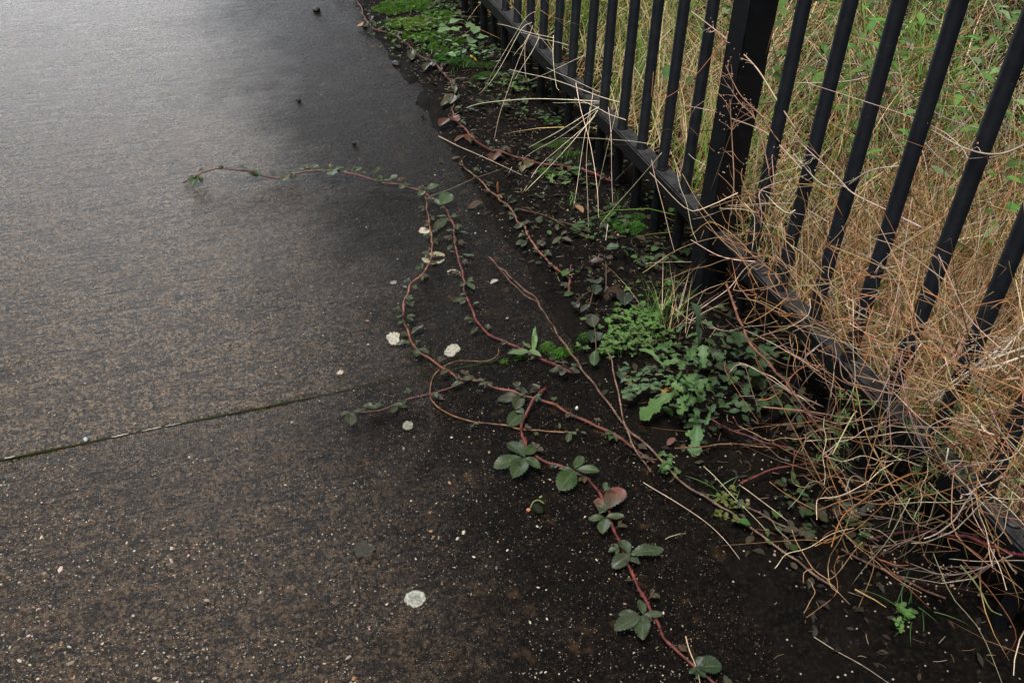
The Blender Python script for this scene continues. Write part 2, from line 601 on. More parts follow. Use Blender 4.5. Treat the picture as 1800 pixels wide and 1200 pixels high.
xs = axis((-300, -60, 60), (-60, -10, 12.5), (-10, 0.58, 2.5), (0.58, 1.25, 0.014), (1.25, 3, 0.08), (3, 7, 0.4), (7, 60, 8), (60, 300, 60))
ys = axis((-300, -60, 60), (-60, -2, 8), (-2, 0.2, 0.1), (0.2, 4.6, 0.022), (4.6, 9, 0.3), (9, 60, 8), (60, 300, 60))
ground = grid_mesh(xs, ys, ground_z, 'ground', M['soil'])
tag(ground, kind='structure')


def path_z(edge_lo, edge_hi):
    def f(x, y):
        near = (x > -1.3) & (y > 0.2) & (y < 5)
        z = np.zeros_like(x)
        z[near] = fbm(x[near]*0.35, y[near], 16.0, 1.7)*0.0022 + fbm(x[near], y[near], 3.0, 5.0)*0.003
        # arrises are a little worn down at the joint and along the verge
        for e in (edge_lo, edge_hi):
            if e is not None:
                z -= 0.0016*np.exp(-np.abs(y-e)/0.003)
        z -= 0.006*np.exp(-np.abs(x-XE-0.01)/0.008)
        return z
    return f


xsp = axis((-40, -6, 17), (-6, -1.2, 0.8), (-1.2, XE-0.02, 0.03), (XE-0.02, XE+0.01, 0.006))
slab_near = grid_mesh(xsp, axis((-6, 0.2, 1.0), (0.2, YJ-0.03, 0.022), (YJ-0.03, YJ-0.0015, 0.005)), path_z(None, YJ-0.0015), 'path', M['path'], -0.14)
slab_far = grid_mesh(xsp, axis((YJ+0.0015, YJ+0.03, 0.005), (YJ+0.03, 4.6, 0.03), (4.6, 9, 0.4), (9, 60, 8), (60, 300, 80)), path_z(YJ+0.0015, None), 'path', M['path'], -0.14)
tag(slab_near, kind='structure'); tag(slab_far, kind='structure')

# ------------------------------------------------------------------ the railings
fence = thing('metal_fence')
fence.location = (XF, YP, 0)
tag(fence, 'black painted metal railings of round bars on a square lower rail', 'fence')
bpy.context.view_layer.update()
FO = np.array([XF, YP, 0])


def bm_obj(name, bm, mat, parent):
    me = bpy.data.meshes.new(name)
    bm.to_mesh(me); bm.free()
    me.materials.append(mat)
    o = bpy.data.objects.new(name, me)
    COL.objects.link(o)
    o.parent = parent
    return o


def box_bm(lo, hi, bev=0.0025):
    bm = bmesh.new()
    bmesh.ops.create_cube(bm, size=1)
    lo, hi = np.array(lo), np.array(hi)
    for v in bm.verts:
        v.co = Vector((lo+hi)/2 + np.array(v.co)*(hi-lo))
    if bev:
        bmesh.ops.bevel(bm, geom=bm.edges[:], offset=bev, segments=2, affect='EDGES')
    return bm


# posts
post_ys = [YP, YP+2.74, YP-2.74]
for k, py in enumerate(post_ys):
    p = bm_obj('post', box_bm((-0.030, py-YP-0.030, -0.30), (0.030, py-YP+0.030, 1.34), 0.003), M['paint'], fence)
    bm = box_bm((-0.033, py-YP-0.033, 1.3403), (0.033, py-YP+0.033, 1.352), 0.004)
    bm_obj('post_cap', bm, M['paint'], p)
# rails run from post to post
for a, b in ((YP+0.0305, YP+2.74-0.0305), (YP-2.74+0.0305, YP-0.0305)):
    bm_obj('lower_rail', box_bm((-0.0217, a-YP, ZR-0.040), (0.0217, b-YP, ZR), 0.0035), M['paint'], fence)
    bm_obj('upper_rail', box_bm((-0.0217, a-YP, 1.14), (0.0217, b-YP, 1.18), 0.0035), M['paint'], fence)


def picket_mesh():
    mb = MB()
    zs = [-0.08, ZR-0.0395, ZR+0.0004, ZR+0.0042, ZR+0.006, 1.27]
    rs = [0.0125, 0.0125, 0.0152, 0.0140, 0.0125, 0.0125]
    for a in range(1, 6):
        th = a/5*math.pi/2
        zs.append(1.27+0.0125*math.sin(th)); rs.append(max(0.0125*math.cos(th), 0.0004))
    seg = 20
    V = [(r*math.cos(2*math.pi*j/seg), r*math.sin(2*math.pi*j/seg), z) for z, r in zip(zs, rs) for j in range(seg)]
    F = [(i*seg+j, i*seg+(j+1) % seg, (i+1)*seg+(j+1) % seg, (i+1)*seg+j) for i in range(len(zs)-1) for j in range(seg)]
    mb.add(V, F, (0.02, 0.02, 0.02))
    return mb.build('picket', M['paint'], fence)


pys = [Y0 + i*SP for i in range(23)] + [YA - i*SP for i in range(23)]
p0 = picket_mesh()
for k, y in enumerate(pys):
    o = p0
    if k:
        o = p0.copy(); COL.objects.link(o); o.parent = fence
    o.location = (random.gauss(0, 0.0006), y-YP, 0)
    o.rotation_euler = (random.gauss(0, 0.0025), random.gauss(0, 0.0025), random.random()*6)


def plug_mesh():
    mb = MB()
    prof = [(0.0135, 0.0), (0.0135, 0.003), (0.0125, 0.0042), (0.009, 0.0052), (0.0005, 0.0056)]
    seg = 24
    V = [(r*math.cos(2*math.pi*j/seg), r*math.sin(2*math.pi*j/seg), z+ZR) for r, z in prof for j in range(seg)]
    F = [(i*seg+j, i*seg+(j+1) % seg, (i+1)*seg+(j+1) % seg, (i+1)*seg+j) for i in range(len(prof)-1) for j in range(seg)]
    mb.add(V, F, (0.02, 0.02, 0.02))
    return mb.build('hole_plug', M['paint'], fence)


pl0 = plug_mesh()
for k, y in enumerate([YA-6.5*SP, Y0+5.5*SP]):
    o = pl0
    if k:
        o = pl0.copy(); COL.objects.link(o); o.parent = fence
    o.location = (0.003, y-YP, 0)

# ------------------------------------------------------------------ grass and dead growth behind the railings
STRAW, PALE, RUST = (0.64, 0.46, 0.22), (0.68, 0.54, 0.35), (0.38, 0.195, 0.085)
GREEN, OLIVE, GREY, BROWN = (0.125, 0.255, 0.030), (0.23, 0.26, 0.065), (0.52, 0.44, 0.33), (0.10, 0.052, 0.024)


def in_view(R, z=0.2, mar=260):
    d = R + np.array([0, 0, z]) - ORG
    zc = d@FW
    u = 900 + F_PX*(d@RT)/np.maximum(zc, 0.05); v = 600 - F_PX*(d@UP)/np.maximum(zc, 0.05)
    return (zc > 0.1) & (u > -mar) & (u < 1800+mar) & (v > -mar*1.6) & (v < 1200+mar)


def scatter(n, x0, x1, y0, y1, clump=0.0, nb=40):
    """roots on the ground, gathered into tussocks when clump > 0"""
    x = rng.uniform(x0, x1, n*2); y = rng.uniform(y0, y1, n*2)
    if clump:
        cx = rng.uniform(x0, x1, nb); cy = rng.uniform(y0, y1, nb)
        k = rng.integers(0, nb, n*2); m = rng.random(n*2) < 0.75
        x = np.where(m, np.clip(cx[k]+rng.normal(0, clump, n*2), x0, x1), x)
        y = np.where(m, cy[k]+rng.normal(0, clump, n*2), y)
    R = np.stack([x, y, np.zeros(n*2)], -1)
    R = R[in_view(R)][:n]
    R[:, 2] = 0.0 + 0.03*sm(1.0, 2.0, R[:, 0]) - 0.004
    return R


def grass_layer(mb, R, L, lean, curve, width, pal, wts, K=5, head=None, kink=None, var=0.25):
    n = len(R)
    h = rng.uniform(0, 2*math.pi, n) if head is None else rng.normal(head[0], head[1], n)
    out = (R[:, 0] < 1.32) & (np.cos(h) < -0.15) & (rng.random(n) < 0.88)     # most of it leans away from the path
    h = np.where(out, math.pi-h, h)
    V, F, C = ribbons(R, h, rng.uniform(*L, n), rng.uniform(*lean, n), rng.uniform(*curve, n), rng.uniform(*width, n), pick(pal, wts, n, var), K, kink=kink if kink is None else rng.normal(0, kink, n))
    mb.add(V, F, C)


def seen_box(*a):
    return a


g = MB()
# matted low thatch
grass_layer(g, scatter(3600, 1.07, 2.4, 1.45, 4.4, 0.05, 60), (0.14, 0.30), (0.5, 1.4), (0.2, 1.0), (0.0022, 0.004), [STRAW, RUST, PALE, GREEN, OLIVE, BROWN], [3.4, 3, 1.2, 1.6, 1.2, 1.8], 6, var=0.45)
# standing straw, left bay
grass_layer(g, scatter(3600, 1.10, 2.2, 1.45, 4.4, 0.05, 70), (0.25, 0.50), (0.1, 0.9), (0.1, 1.3), (0.0018, 0.0036), [STRAW, PALE, RUST, OLIVE, BROWN], [3.6, 2.6, 1.2, 1.2, 1.5], 6, var=0.4)
grass_layer(g, scatter(2600, 1.10, 2.4, 1.5, 4.6, 0.05, 30), (0.20, 0.45), (0.05, 0.7), (0.1, 1.2), (0.0025, 0.0045), [GREEN, OLIVE], [3, 1.2], 6)
# rusty stalks, right bay
grass_layer(g, scatter(2900, 1.09, 1.75, 0.35, 1.5, 0.04, 60), (0.15, 0.38), (0.1, 0.9), (0.0, 0.9), (0.0016, 0.003), [RUST, STRAW, BROWN, PALE], [3.6, 1.6, 3.0, 1.0], 6, var=0.45)
grass_layer(g, scatter(2000, 1.10, 1.8, 0.3, 1.5, 0.04, 25), (0.12, 0.30), (0.2, 1.2), (0.2, 1.2), (0.0022, 0.0036), [GREEN, OLIVE, STRAW], [2, 2, 2], 6)
# field further back
grass_layer(g, scatter(4600, 1.7, 5.5, 0.2, 6.5, 0.10, 90), (0.18, 0.45), (0.1, 1.1), (0.1, 1.2), (0.0025, 0.005), [GREEN, OLIVE, PALE, STRAW, GREY, BROWN], [8, 2.2, 0.4, 0.2, 0.6, 2.4], 6, var=0.45)
grass_layer(g, scatter(2600, 2.2, 5.5, 1.2, 6.5, 0.10, 50), (0.22, 0.50), (0.1, 0.9), (0.1, 1.2), (0.003, 0.005), [GREEN, OLIVE], [4, 1], 6, var=0.4)
tag(g.build('dry_grass', M['grass']), 'matted straw and green grass behind the black railings', 'grass', kind='stuff')

# dead twiggy stems tangled through the grass
tw = MB()
grass_layer(tw, scatter(1500, 1.35, 3.6, 0.3, 3.2, 0.12, 40), (0.30, 0.70), (0.3, 1.3), (-0.6, 0.8), (0.0018, 0.0034), [np.array(GREY)*0.8, np.array(PALE)*0.75, BROWN, RUST], [3, 1.6, 3, 1.6], 9, kink=1.1)
grass_layer(tw, scatter(1100, 1.10, 1.6, 0.35, 1.45, 0.06, 30), (0.20, 0.50), (0.3, 1.3), (-0.5, 0.9), (0.0014, 0.0028), [RUST, GREY, PALE, BROWN], [4, 1.2, 1.0, 3], 9, kink=1.2)
tag(tw.build('dead_stem_tangle', M['stem']), 'grey brown tangle of dead weed stems among the grass', 'dead stems', kind='stuff')

# broad leaved weeds among the grass
lf = MB()
for zone, n, s in (((1.45, 4.2, 0.2, 3.4), 4600, 0.62), ((1.1, 2.2, 1.55, 2.2), 80, 0.7), ((1.7, 4.6, 1.6, 5.0), 1500, 0.75)):
    R = scatter(n, *zone, clump=0.16, nb=70)
    for r in R:
        h = rng.uniform(0.14, 0.50)
        az = rng.uniform(0, 6.28); L = rng.uniform(0.035, 0.075)*s
        b_ = r + np.array([0, 0, h]); tdir = np.array([math.cos(az), math.sin(az), rng.uniform(-0.5, 0.35)])
        leaflet(lf, b_, b_ + tdir*L, L*rng.uniform(0.32, 0.55), jitter((0.070, 0.160, 0.028) if rng.random() < 0.8 else (0.15, 0.19, 0.10), 0.5), nu=6, nv=3, shape=random.choice(['lance', 'oval']), serr=0.02)
tag(lf.build('leafy_weeds', M['weed']), 'green leafy weeds growing among dead stems behind the railings', 'weeds', kind='stuff')

# ------------------------------------------------------------------ helpers for plants traced on the ground
def trace(pts, z=0.008, k=1.0, off=(0, 0)):
    """picture points -> points on the ground; z one height or a list"""
    zz = [z]*len(pts) if np.isscalar(z) else z
    out = []
    for (u, v), h in zip(pts, zz):
        p = gp(off[0]+u/k, off[1]+v/k, h)
        if p[0] > 0.62:                 # over the verge: keep clear of the lumpy soil
            for _ in range(2):
                p = gp(off[0]+u/k, off[1]+v/k, h + max(0.0, float(ground_z([p[0]], [p[1]])[0])))
        out.append(p)
    return np.array(out)


def local(o, P):
    return np.asarray(P) - np.array(o.location)


RED, TAN, DEAD, DKRED = (0.120, 0.030, 0.022), (0.22, 0.105, 0.050), (0.26, 0.20, 0.145), (0.085, 0.022, 0.020)


def cane_mesh(mb, P, r0, r1, c0, c1, thorns=True, n=60, mott=0.38, wob=0.0012):
    S = spline(P, n)
    L0 = np.linalg.norm(np.diff(S, axis=0), axis=1).sum()
    m = max(4, int(L0/0.022))                       # a slight kink at every node
    kx = np.linspace(0, 1, m)
    for ax, k_ in ((0, 1), (1, 1), (2, 0.5)):
        S[:, ax] += np.interp(np.linspace(0, 1, n), kx, rng.normal(0, wob*1.1, m)*k_)
    t = np.linspace(0, 1, n)
    r = (r0 + (r1-r0)*t)*(1 + 0.10*np.sin(t*n*0.9 + rng.uniform(0, 6)))
    c = np.array(c0)*(1-t[:, None]) + np.array(c1)*t[:, None]
    c = np.clip(0.74*c*(1+rng.normal(0, mott, (n, 1))), 0.004, 1)
    tube(mb, S, r, c, 8)
    if thorns:
        L = np.linalg.norm(np.diff(S, axis=0), axis=1).sum()
        for _ in range(int(L/0.007)):
            i = rng.integers(1, n-1)
            a = rng.uniform(-0.4, math.pi+0.4)
            T = S[i+1]-S[i-1]; T /= np.linalg.norm(T)
            A = np.cross(T, (0, 0, 1)); A /= np.linalg.norm(A)
            d = A*math.cos(a) + np.cross(A, T)*math.sin(a)
            h = r[i]*rng.uniform(1.3, 2.4)
            b = S[i] + d*r[i]*0.8
            w_ = r[i]*0.42
            mb.add([b+T*w_*1.5, b+np.cross(T, d)*w_*0.7, b-T*w_, b-np.cross(T, d)*w_*0.7, b+d*h-T*h*0.35],
                   [(0, 1, 4), (1, 2, 4), (2, 3, 4), (3, 0, 4)], np.clip(c[i]*rng.uniform(0.8, 1.7), 0, 1))
    return S


LEAFG = (0.052, 0.100, 0.034)
LEAFD = (0.038, 0.052, 0.030)
AUTO = []          # canes that get extra small leaves at their nodes


def leaf_part(parent, lets, k=1.0, off=(0, 0), z=0.016, col=LEAFG, w=0.62, zt=None, petiole=None, label=None, mat='leaf', shape='obovate', tipcol=None, serr=0.10, name='leaf'):
    """one compound leaf: lets = [(base, tip[, width ratio[, tip height]])] in picture points"""
    mb = MB()
    for q in lets:
        b, t = q[0], q[1]
        wr = q[2] if len(q) > 2 else w
        th = q[3] if len(q) > 3 else z + rng.uniform(-0.006, 0.006)
        B = gp(off[0]+b[0]/k, off[1]+b[1]/k, z)
        T = gp(off[0]+t[0]/k, off[1]+t[1]/k, max(th, 0.006))
        o = np.array(parent.location)
        L = np.linalg.norm(T-B)
        leaflet(mb, B-o, T-o, L*wr, jitter(np.array(col)*(0.56 if mat == 'leaf' else 1.25), 0.2), up=(rng.normal(0, 0.15), rng.normal(-0.1, 0.15), 1), fold=rng.uniform(0.08, 0.22), droop=rng.uniform(0.05, 0.2) + (0.2 if shape == 'lobed' else 0), serr=serr, shape=shape, nu=29 if shape == 'lobed' else 21, nv=7, tipcol=tipcol)
    if petiole:
        P = [gp(off[0]+u/k, off[1]+v/k, h) - np.array(parent.location) for u, v, h in petiole]
        tube(mb, spline(P, 8), 0.0009, np.array((0.10, 0.045, 0.03)), 5)
    lo = mb.build(name, M[mat], parent)
    if label: lo['label'] = label
    return lo


def bramble(label, P, r0, r1, c0, c1, group='bramble runners on the path', thorns=True, n=70, name='bramble_runner', cat='bramble', extra=None, wob=0.0016):
    o = thing(name)
    o.location = tuple(P[0]*np.array([1, 1, 0]))
    mb = MB()
    cane_mesh(mb, local(o, P), r0, r1, c0, c1, thorns, n, wob=wob)
    for e in extra or []:
        cane_mesh(mb, local(o, e[0]), *e[1:])
    mb.build('cane', M['cane'], o)
    tag(o, label, cat, group)
    bpy.context.view_layer.update()
    if thorns and name == 'bramble_runner':
        AUTO.append((o, P))
    return o


def node_leaves(o, P, step=0.038):
    """the small, often withered leaves that sit at every node of a runner"""
    S = spline(P, 200)
    d = np.concatenate([[0], np.cumsum(np.linalg.norm(np.diff(S, axis=0), axis=1))])
    s, side = step*rng.uniform(0.5, 1), 1
    while s < d[-1]:
        i = min(np.searchsorted(d, s), 198)
        T = S[i+1]-S[i-1]; T /= np.linalg.norm(T)
        A = np.cross(T, (0, 0, 1))*side
        mb = MB()
        b = S[i] - np.array(o.location)
        c = [(0.034, 0.058, 0.026), (0.042, 0.050, 0.026), (0.050, 0.034, 0.022)][rng.integers(0, 3)]
        pet = b + A*rng.uniform(0.003, 0.008) + np.array([0, 0, rng.uniform(0.002, 0.010)])
        tube(mb, spline([b, pet], 3), 0.0006, np.array((0.07, 0.03, 0.02)), 4)
        for k in range(rng.integers(2, 4)):
            ang = (k-1)*rng.uniform(0.7, 1.1)
            dd = A*math.cos(ang) + T*math.sin(ang) + np.array([0, 0, rng.uniform(-0.15, 0.35)])
            L = rng.uniform(0.009, 0.019)
            leaflet(mb, pet, pet+dd*L, L*rng.uniform(0.45, 0.7), jitter(c, 0.25), fold=rng.uniform(0.15, 0.5), droop=rng.uniform(0, 0.4), serr=0.08, nu=7, nv=5)
        mb.build('leaf', M['leaf'], o)
        s += step*rng.uniform(0.6, 1.5); side = -side


A4 = dict(k=3.0, off=(600, 400))
# the long cane that bends back up the path and crosses the short one
P = trace([(745, 338), (749, 356), (757, 400), (759, 430), (756, 458), (740, 485), (723, 500), (713, 523), (709, 545), (713, 572), (720, 592), (733, 615), (753, 629), (780, 648), (804, 663), (833, 669), (866, 680), (900, 687), (933, 697), (960, 706), (1000, 725), (1053, 752), (1093, 770), (1125, 797), (1150, 815)],
          [0.012]*2 + [0.007]*9 + [0.010, 0.012, 0.012, 0.014, 0.014, 0.013, 0.012, 0.012, 0.011, 0.01, 0.01, 0.01, 0.008, 0.006])
o = bramble('long thorny red bramble cane in an S bend crossing the path joint', P, 0.0018, 0.0028, TAN, RED, n=110)
for lt, z in (([((370, 310), (405, 320)), ((345, 318), (320, 308))], .010), ([((347, 368), (375, 415), .55)], .010), ([((322, 442), (270, 430)), ((322, 455), (288, 470))], .012), ([((335, 490), (300, 503), .5)], .010),
              ([((368, 558), (432, 512), .4)], .014), ([((368, 600), (285, 612), .38)], .012), ([((402, 640), (388, 672)), ((408, 634), (462, 660), .5)], .012),
              ([((632, 803), (702, 787), .42), ((640, 808), (578, 836), .42)], .018), ([((706, 806), (756, 803), .5), ((745, 815), (797, 826), .4)], .018)):
    leaf_part(o, lt, z=z, col=(0.066, 0.080, 0.044), **A4)

# the runner whose tip reaches far out over the path
P = trace([(320, 322), (332, 317), (345, 308), (362, 301), (382, 297), (410, 299), (440, 301), (462, 308), (492, 314), (520, 306), (545, 301), (580, 300), (610, 304), (640, 311), (672, 320), (703, 325), (730, 334), (745, 341), (768, 355), (785, 370), (796, 395), (799, 420), (804, 450), (813, 483), (819, 510), (827, 540), (840, 570), (860, 587), (887, 602), (914, 612), (937, 625), (975, 640), (1010, 655)],
          [0.003, 0.006, 0.018, 0.026, 0.030, 0.028, 0.024, 0.016, 0.010, 0.022, 0.028, 0.028, 0.022, 0.016, 0.012, 0.012, 0.016, 0.016, 0.012] + [0.008]*12 + [0.012, 0.014])
o = bramble('longest thorny bramble runner arching out over the path with a bare tip', P, 0.0022, 0.0028, (0.13, 0.065, 0.045), (0.12, 0.024, 0.020), n=130)
K2 = dict(k=3.3333, off=(310, 270))
for lt, z in (([((125, 130), (95, 178), .5, .004), ((128, 128), (148, 160), .5, .004)], .02), ([((440, 100), (470, 130), .6), ((438, 98), (430, 92))], .02), ([((650, 135), (625, 155), .6), ((655, 132), (695, 140), .6), ((650, 128), (680, 112), .5)], .014),
              ([((770, 92), (820, 68), .35, .03), ((765, 92), (722, 84), .45, .03), ((768, 95), (760, 78))], .028), ([((905, 95), (905, 60), .35, .045), ((915, 95), (968, 82), .4), ((908, 98), (915, 120), .6)], .03),
              ([((1030, 105), (1075, 85), .4, .03), ((1030, 105), (1045, 80), .4, .035)], .022), ([((1155, 120), (1185, 85), .3, .04)], .02), ([((1205, 150), (1190, 132)), ((1215, 155), (1250, 155), .35), ((1245, 152), (1288, 132), .4, .03), ((1210, 155), (1190, 160), .4)], .02),
              ([((1335, 185), (1365, 180), .7), ((1330, 188), (1318, 200))], .014), ([((1455, 210), (1520, 185), .35, .03), ((1450, 210), (1425, 195), .5), ((1455, 215), (1430, 240), .5)], .02),
              ([((1550, 300), (1595, 245), .55, .03), ((1545, 300), (1510, 272), .4)], .02)):
    leaf_part(o, [(q[0], (q[0][0]+(q[1][0]-q[0][0])*1.25, q[0][1]+(q[1][1]-q[0][1])*1.25), (q[2] if len(q) > 2 else 0.55)*1.35, *q[3:]) for q in lt], z=z, col=(0.075, 0.130, 0.050), **K2)
K3 = dict(k=8.0, off=(680, 370))
for lt, z in (([((850, 85), (695, 72), .38), ((848, 100), (665, 260), .42), ((880, 85), (1010, 75), .35)], .018), ([((665, 275), (740, 262), .4), ((660, 275), (640, 300), .7)], .012),
              ([((985, 270), (1000, 190), .95, .03), ((960, 280), (832, 275), .3), ((1000, 292), (1135, 318), .33)], .02), ([((935, 465), (975, 400), .4), ((920, 485), (855, 545), .6)], .016),
              ([((1000, 650), (1070, 655), .5), ((1060, 620), (1230, 635), .32)], .012), ([((1120, 1005), (1040, 1050), .5), ((1125, 1010), (1235, 1095), .45), ((1120, 1000), (1225, 968), .2)], .012)):
    leaf_part(o, lt, z=z, col=(0.060, 0.088, 0.045), **K3)
for lt, z in (([((660, 370), (588, 388), .36), ((655, 380), (625, 402), .6)], .010), ([((722, 522), (683, 557), .35)], .014), ([((930, 640), (882, 658), .4)], .012)):
    leaf_part(o, lt, z=z, col=(0.066, 0.078, 0.044), **A4)

# the cane with the big leaves in the foreground
P = trace([(960, 680), (947, 692), (935, 705), (925, 726), (918, 748), (917, 765), (923, 782), (928, 792), (941, 801), (960, 812), (987, 818), (1013, 830), (1033, 840), (1050, 860), (1062, 882), (1074, 915), (1083, 945), (1092, 972), (1107, 1000), (1123, 1033), (1140, 1067), (1160, 1107), (1180, 1135), (1205, 1158), (1245, 1190), (1300, 1235)],
          [0.010, 0.016, 0.018, 0.014, 0.010] + [0.008]*15 + [0.010]*4 + [0.008, 0.006])
o = bramble('thorny red bramble cane carrying the largest leaves, running out of frame', P, 0.0028, 0.0024, RED, (0.12, 0.028, 0.022), n=120)
K6 = dict(k=6.0, off=(840, 660))
leaf_part(o, [((495, 850), (322, 690), .55), ((495, 835), (618, 730), .5), ((450, 855), (165, 960), .52), ((500, 860), (375, 1058), .58), ((505, 855), (655, 970), .42)], z=.022, serr=.09, **K6)
leaf_part(o, [((1015, 980), (1105, 845), .48), ((1010, 990), (850, 972), .30), ((1035, 990), (1285, 1000), .42), ((1020, 1000), (860, 1195), .72)], z=.022, **K6)
leaf_part(o, [((455, 210), (205, 265), .52), ((455, 215), (398, 350), .62), ((530, 185), (400, 125), .4), ((545, 180), (640, 120), .5)], z=.010, col=(0.050, 0.060, 0.036), **K6)
leaf_part(o, [((475, 375), (318, 530), .58)], z=.014, col=(0.050, 0.078, 0.038), **K6)
K7 = dict(k=3.157, off=(1000, 820))
leaf_part(o, [((205, 235), (300, 115), .62), ((200, 250), (160, 160), .5, .006)], z=.018, col=(0.052, 0.072, 0.036), tipcol=(0.20, 0.065, 0.055), label='blackberry leaf flushed dull red at its tip', **K7)
leaf_part(o, [((205, 278), (308, 275), .45), ((200, 278), (108, 290), .42), ((207, 285), (185, 368), .6)], z=.020, col=(0.062, 0.10, 0.042), **K7)
leaf_part(o, [((335, 480), (290, 402), .55), ((338, 480), (528, 455), .40), ((340, 485), (240, 555), .62)], z=.020, col=(0.058, 0.085, 0.042), **K7)
leaf_part(o, [((415, 818), (392, 735), .55), ((415, 820), (524, 815), .36), ((412, 822), (408, 952), .62), ((395, 825), (256, 900), .50), ((385, 815), (272, 815), .40, .010)], z=.020, col=(0.052, 0.085, 0.045), **K7)
leaf_part(o, [((705, 1110), (850, 1100), .80), ((712, 1110), (745, 1052), .8, .03), ((705, 1115), (668, 1145), .6), ((706, 1120), (760, 1165), .7)], z=.022, col=(0.030, 0.070, 0.034), **K7)

# the short runner below the joint
P = trace([(836, 664), (826, 670), (808, 676), (787, 683), (757, 692), (735, 697), (717, 701), (700, 708), (683, 715), (667, 721), (650, 723), (632, 724)], [0.012, 0.010] + [0.006]*10)
o = bramble('short pinkish bramble runner lying just below the joint', P, 0.0018, 0.0011, (0.13, 0.055, 0.040), (0.15, 0.06, 0.042), n=60, wob=0.0008)
for lt, z in (([((178, 952), (120, 930), .6), ((180, 952), (222, 928), .35)], .012), ([((297, 940), (350, 940), .6), ((297, 938), (262, 972), .42), ((300, 932), (345, 906), .45)], .014), ([((45, 968), (-5, 985), .45), ((60, 970), (112, 958), .45), ((48, 972), (50, 1042), .62)], .010)):
    leaf_part(o, lt, z=z, col=(0.062, 0.078, 0.042), **A4)

# thin looping tendril
P = trace([(877, 612), (876, 622), (866, 631), (850, 635), (833, 634), (810, 634), (795, 637), (778, 645), (764, 658), (757, 675), (757, 697), (768, 714), (787, 726), (808, 734), (828, 739), (860, 744), (890, 747), (905, 752), (928, 755), (955, 757), (985, 758), (1012, 760)], [0.02, 0.016, 0.01] + [0.007]*3 + [0.014] + [0.007]*15)
o = bramble('thin tan bramble tendril looping beneath the S shaped cane', P, 0.0010, 0.0015, (0.19, 0.09, 0.04), (0.20, 0.095, 0.036), n=110, thorns=False, wob=0.0007)
for lt, z in (([((695, 1033), (722, 1033), .55), ((692, 1036), (683, 1050), .7)], .010), ([((1035, 1078), (1020, 1090), .7)], .010), ([((1152, 1060), (1150, 1030), .55, .02)], .012), ([((1205, 1080), (1193, 1130), .55), ((1207, 1078), (1242, 1088), .5), ((1200, 1076), (1178, 1072), .5)], .012), ([((1240, 1072), (1246, 1060), .8), ((1262, 1075), (1292, 1085), .5)], .012)):
    leaf_part(o, lt, z=z, col=(0.085, 0.120, 0.048), **A4)

# red runner along the far edge of the path
K1 = dict(k=4.0, off=(600, 0))
P = trace([(-60, -60), (60, -20), (110, 10), (140, 60), (165, 120), (200, 185), (270, 220), (350, 240), (430, 285), (490, 335), (560, 400), (640, 430), (720, 515), (765, 575), (795, 640), (800, 700), (785, 780), (800, 845), (860, 900), (910, 955), (960, 1005), (1050, 1050), (1110, 1062), (1200, 1095), (1300, 1125), (1400, 1150), (1540, 1165), (1680, 1190), (1800, 1230), (1920, 1275)], 0.014, **K1)
o = bramble('dark red bramble runner trailing along the mossy edge of the path', P, 0.0022, 0.0030, DKRED, (0.15, 0.035, 0.028), n=150)
DL = (0.060, 0.052, 0.034)
for lt, z, c in (([((490, 345), (490, 420), .3), ((510, 350), (560, 365), .4), ((520, 330), (560, 310), .4, .03)], .02, (0.085, 0.085, 0.055)), ([((630, 435), (580, 490), .4), ((640, 440), (640, 465), .6), ((700, 465), (745, 440), .4), ((710, 470), (690, 500), .5)], .02, (0.09, 0.085, 0.06)),
                 ([((770, 560), (790, 595), .6), ((790, 555), (880, 545), .2)], .016, (0.10, 0.10, 0.07)), ([((790, 660), (700, 745), .25), ((790, 670), (765, 725), .5), ((785, 660), (720, 680), .35), ((800, 655), (800, 600), .3)], .024, (0.11, 0.105, 0.06)),
                 ([((380, 310), (400, 335), .6), ((385, 250), (420, 225), .5)], .016, (0.06, 0.07, 0.05)), ([((200, 150), (215, 110), .4), ((190, 160), (160, 185), .5)], .02, DL)):
    leaf_part(o, lt, z=z, col=c, **K1)
RL = (0.16, 0.055, 0.035)
for lt in ([((775, 815), (815, 850), .7), ((755, 830), (690, 880), .5)], [((870, 945), (795, 990), .30), ((890, 940), (905, 995), .75), ((910, 950), (925, 925), .5)], [((1100, 1050), (1060, 1130), .62), ((1115, 1050), (1200, 1070), .35)]):
    leaf_part(o, lt, z=.018, col=RL, label='small curled russet leaf', **K1)
K8 = dict(k=5.453, off=(800, 180))
leaf_part(o, [((740, 550), (680, 620), .7), ((660, 600), (640, 660), .6), ((640, 570), (610, 600), .6)], z=.016, col=(0.16, 0.13, 0.06), **K8)

# the red cane that drops down between the two
P = trace([(770, 250), (600, 330), (420, 470), (220, 425)], 0.006, **K8)
P = trace([(70, 560), (85, 610), (150, 670), (240, 750), (310, 830), (400, 900), (490, 970), (560, 1060), (600, 1150)], 0.009, **K8)
P2 = trace([(920, 395), (926, 412), (938, 430), (950, 446), (970, 466), (985, 478), (1000, 490), (999, 512)], 0.008)
o = bramble('red and tan bramble cane with dark leaves running down the dirt edge', np.vstack([P, P2]), 0.0017, 0.0026, (0.25, 0.15, 0.09), (0.16, 0.045, 0.03), n=110)
leaf_part(o, [((405, 880), (455, 915), .3), ((410, 870), (405, 760), .22, .05)], z=.02, col=(0.30, 0.13, 0.06), label='dried orange leaf', **K8)
leaf_part(o, [((520, 960), (590, 930), .5), ((500, 950), (540, 885), .5, .03)], z=.014, col=(0.055, 0.075, 0.05), **K8)
leaf_part(o, [((630, 1160), (700, 1150), .5), ((630, 1165), (600, 1195), .6)], z=.014, col=(0.055, 0.08, 0.045), **K8)
K9 = dict(k=4.287, off=(860, 380))
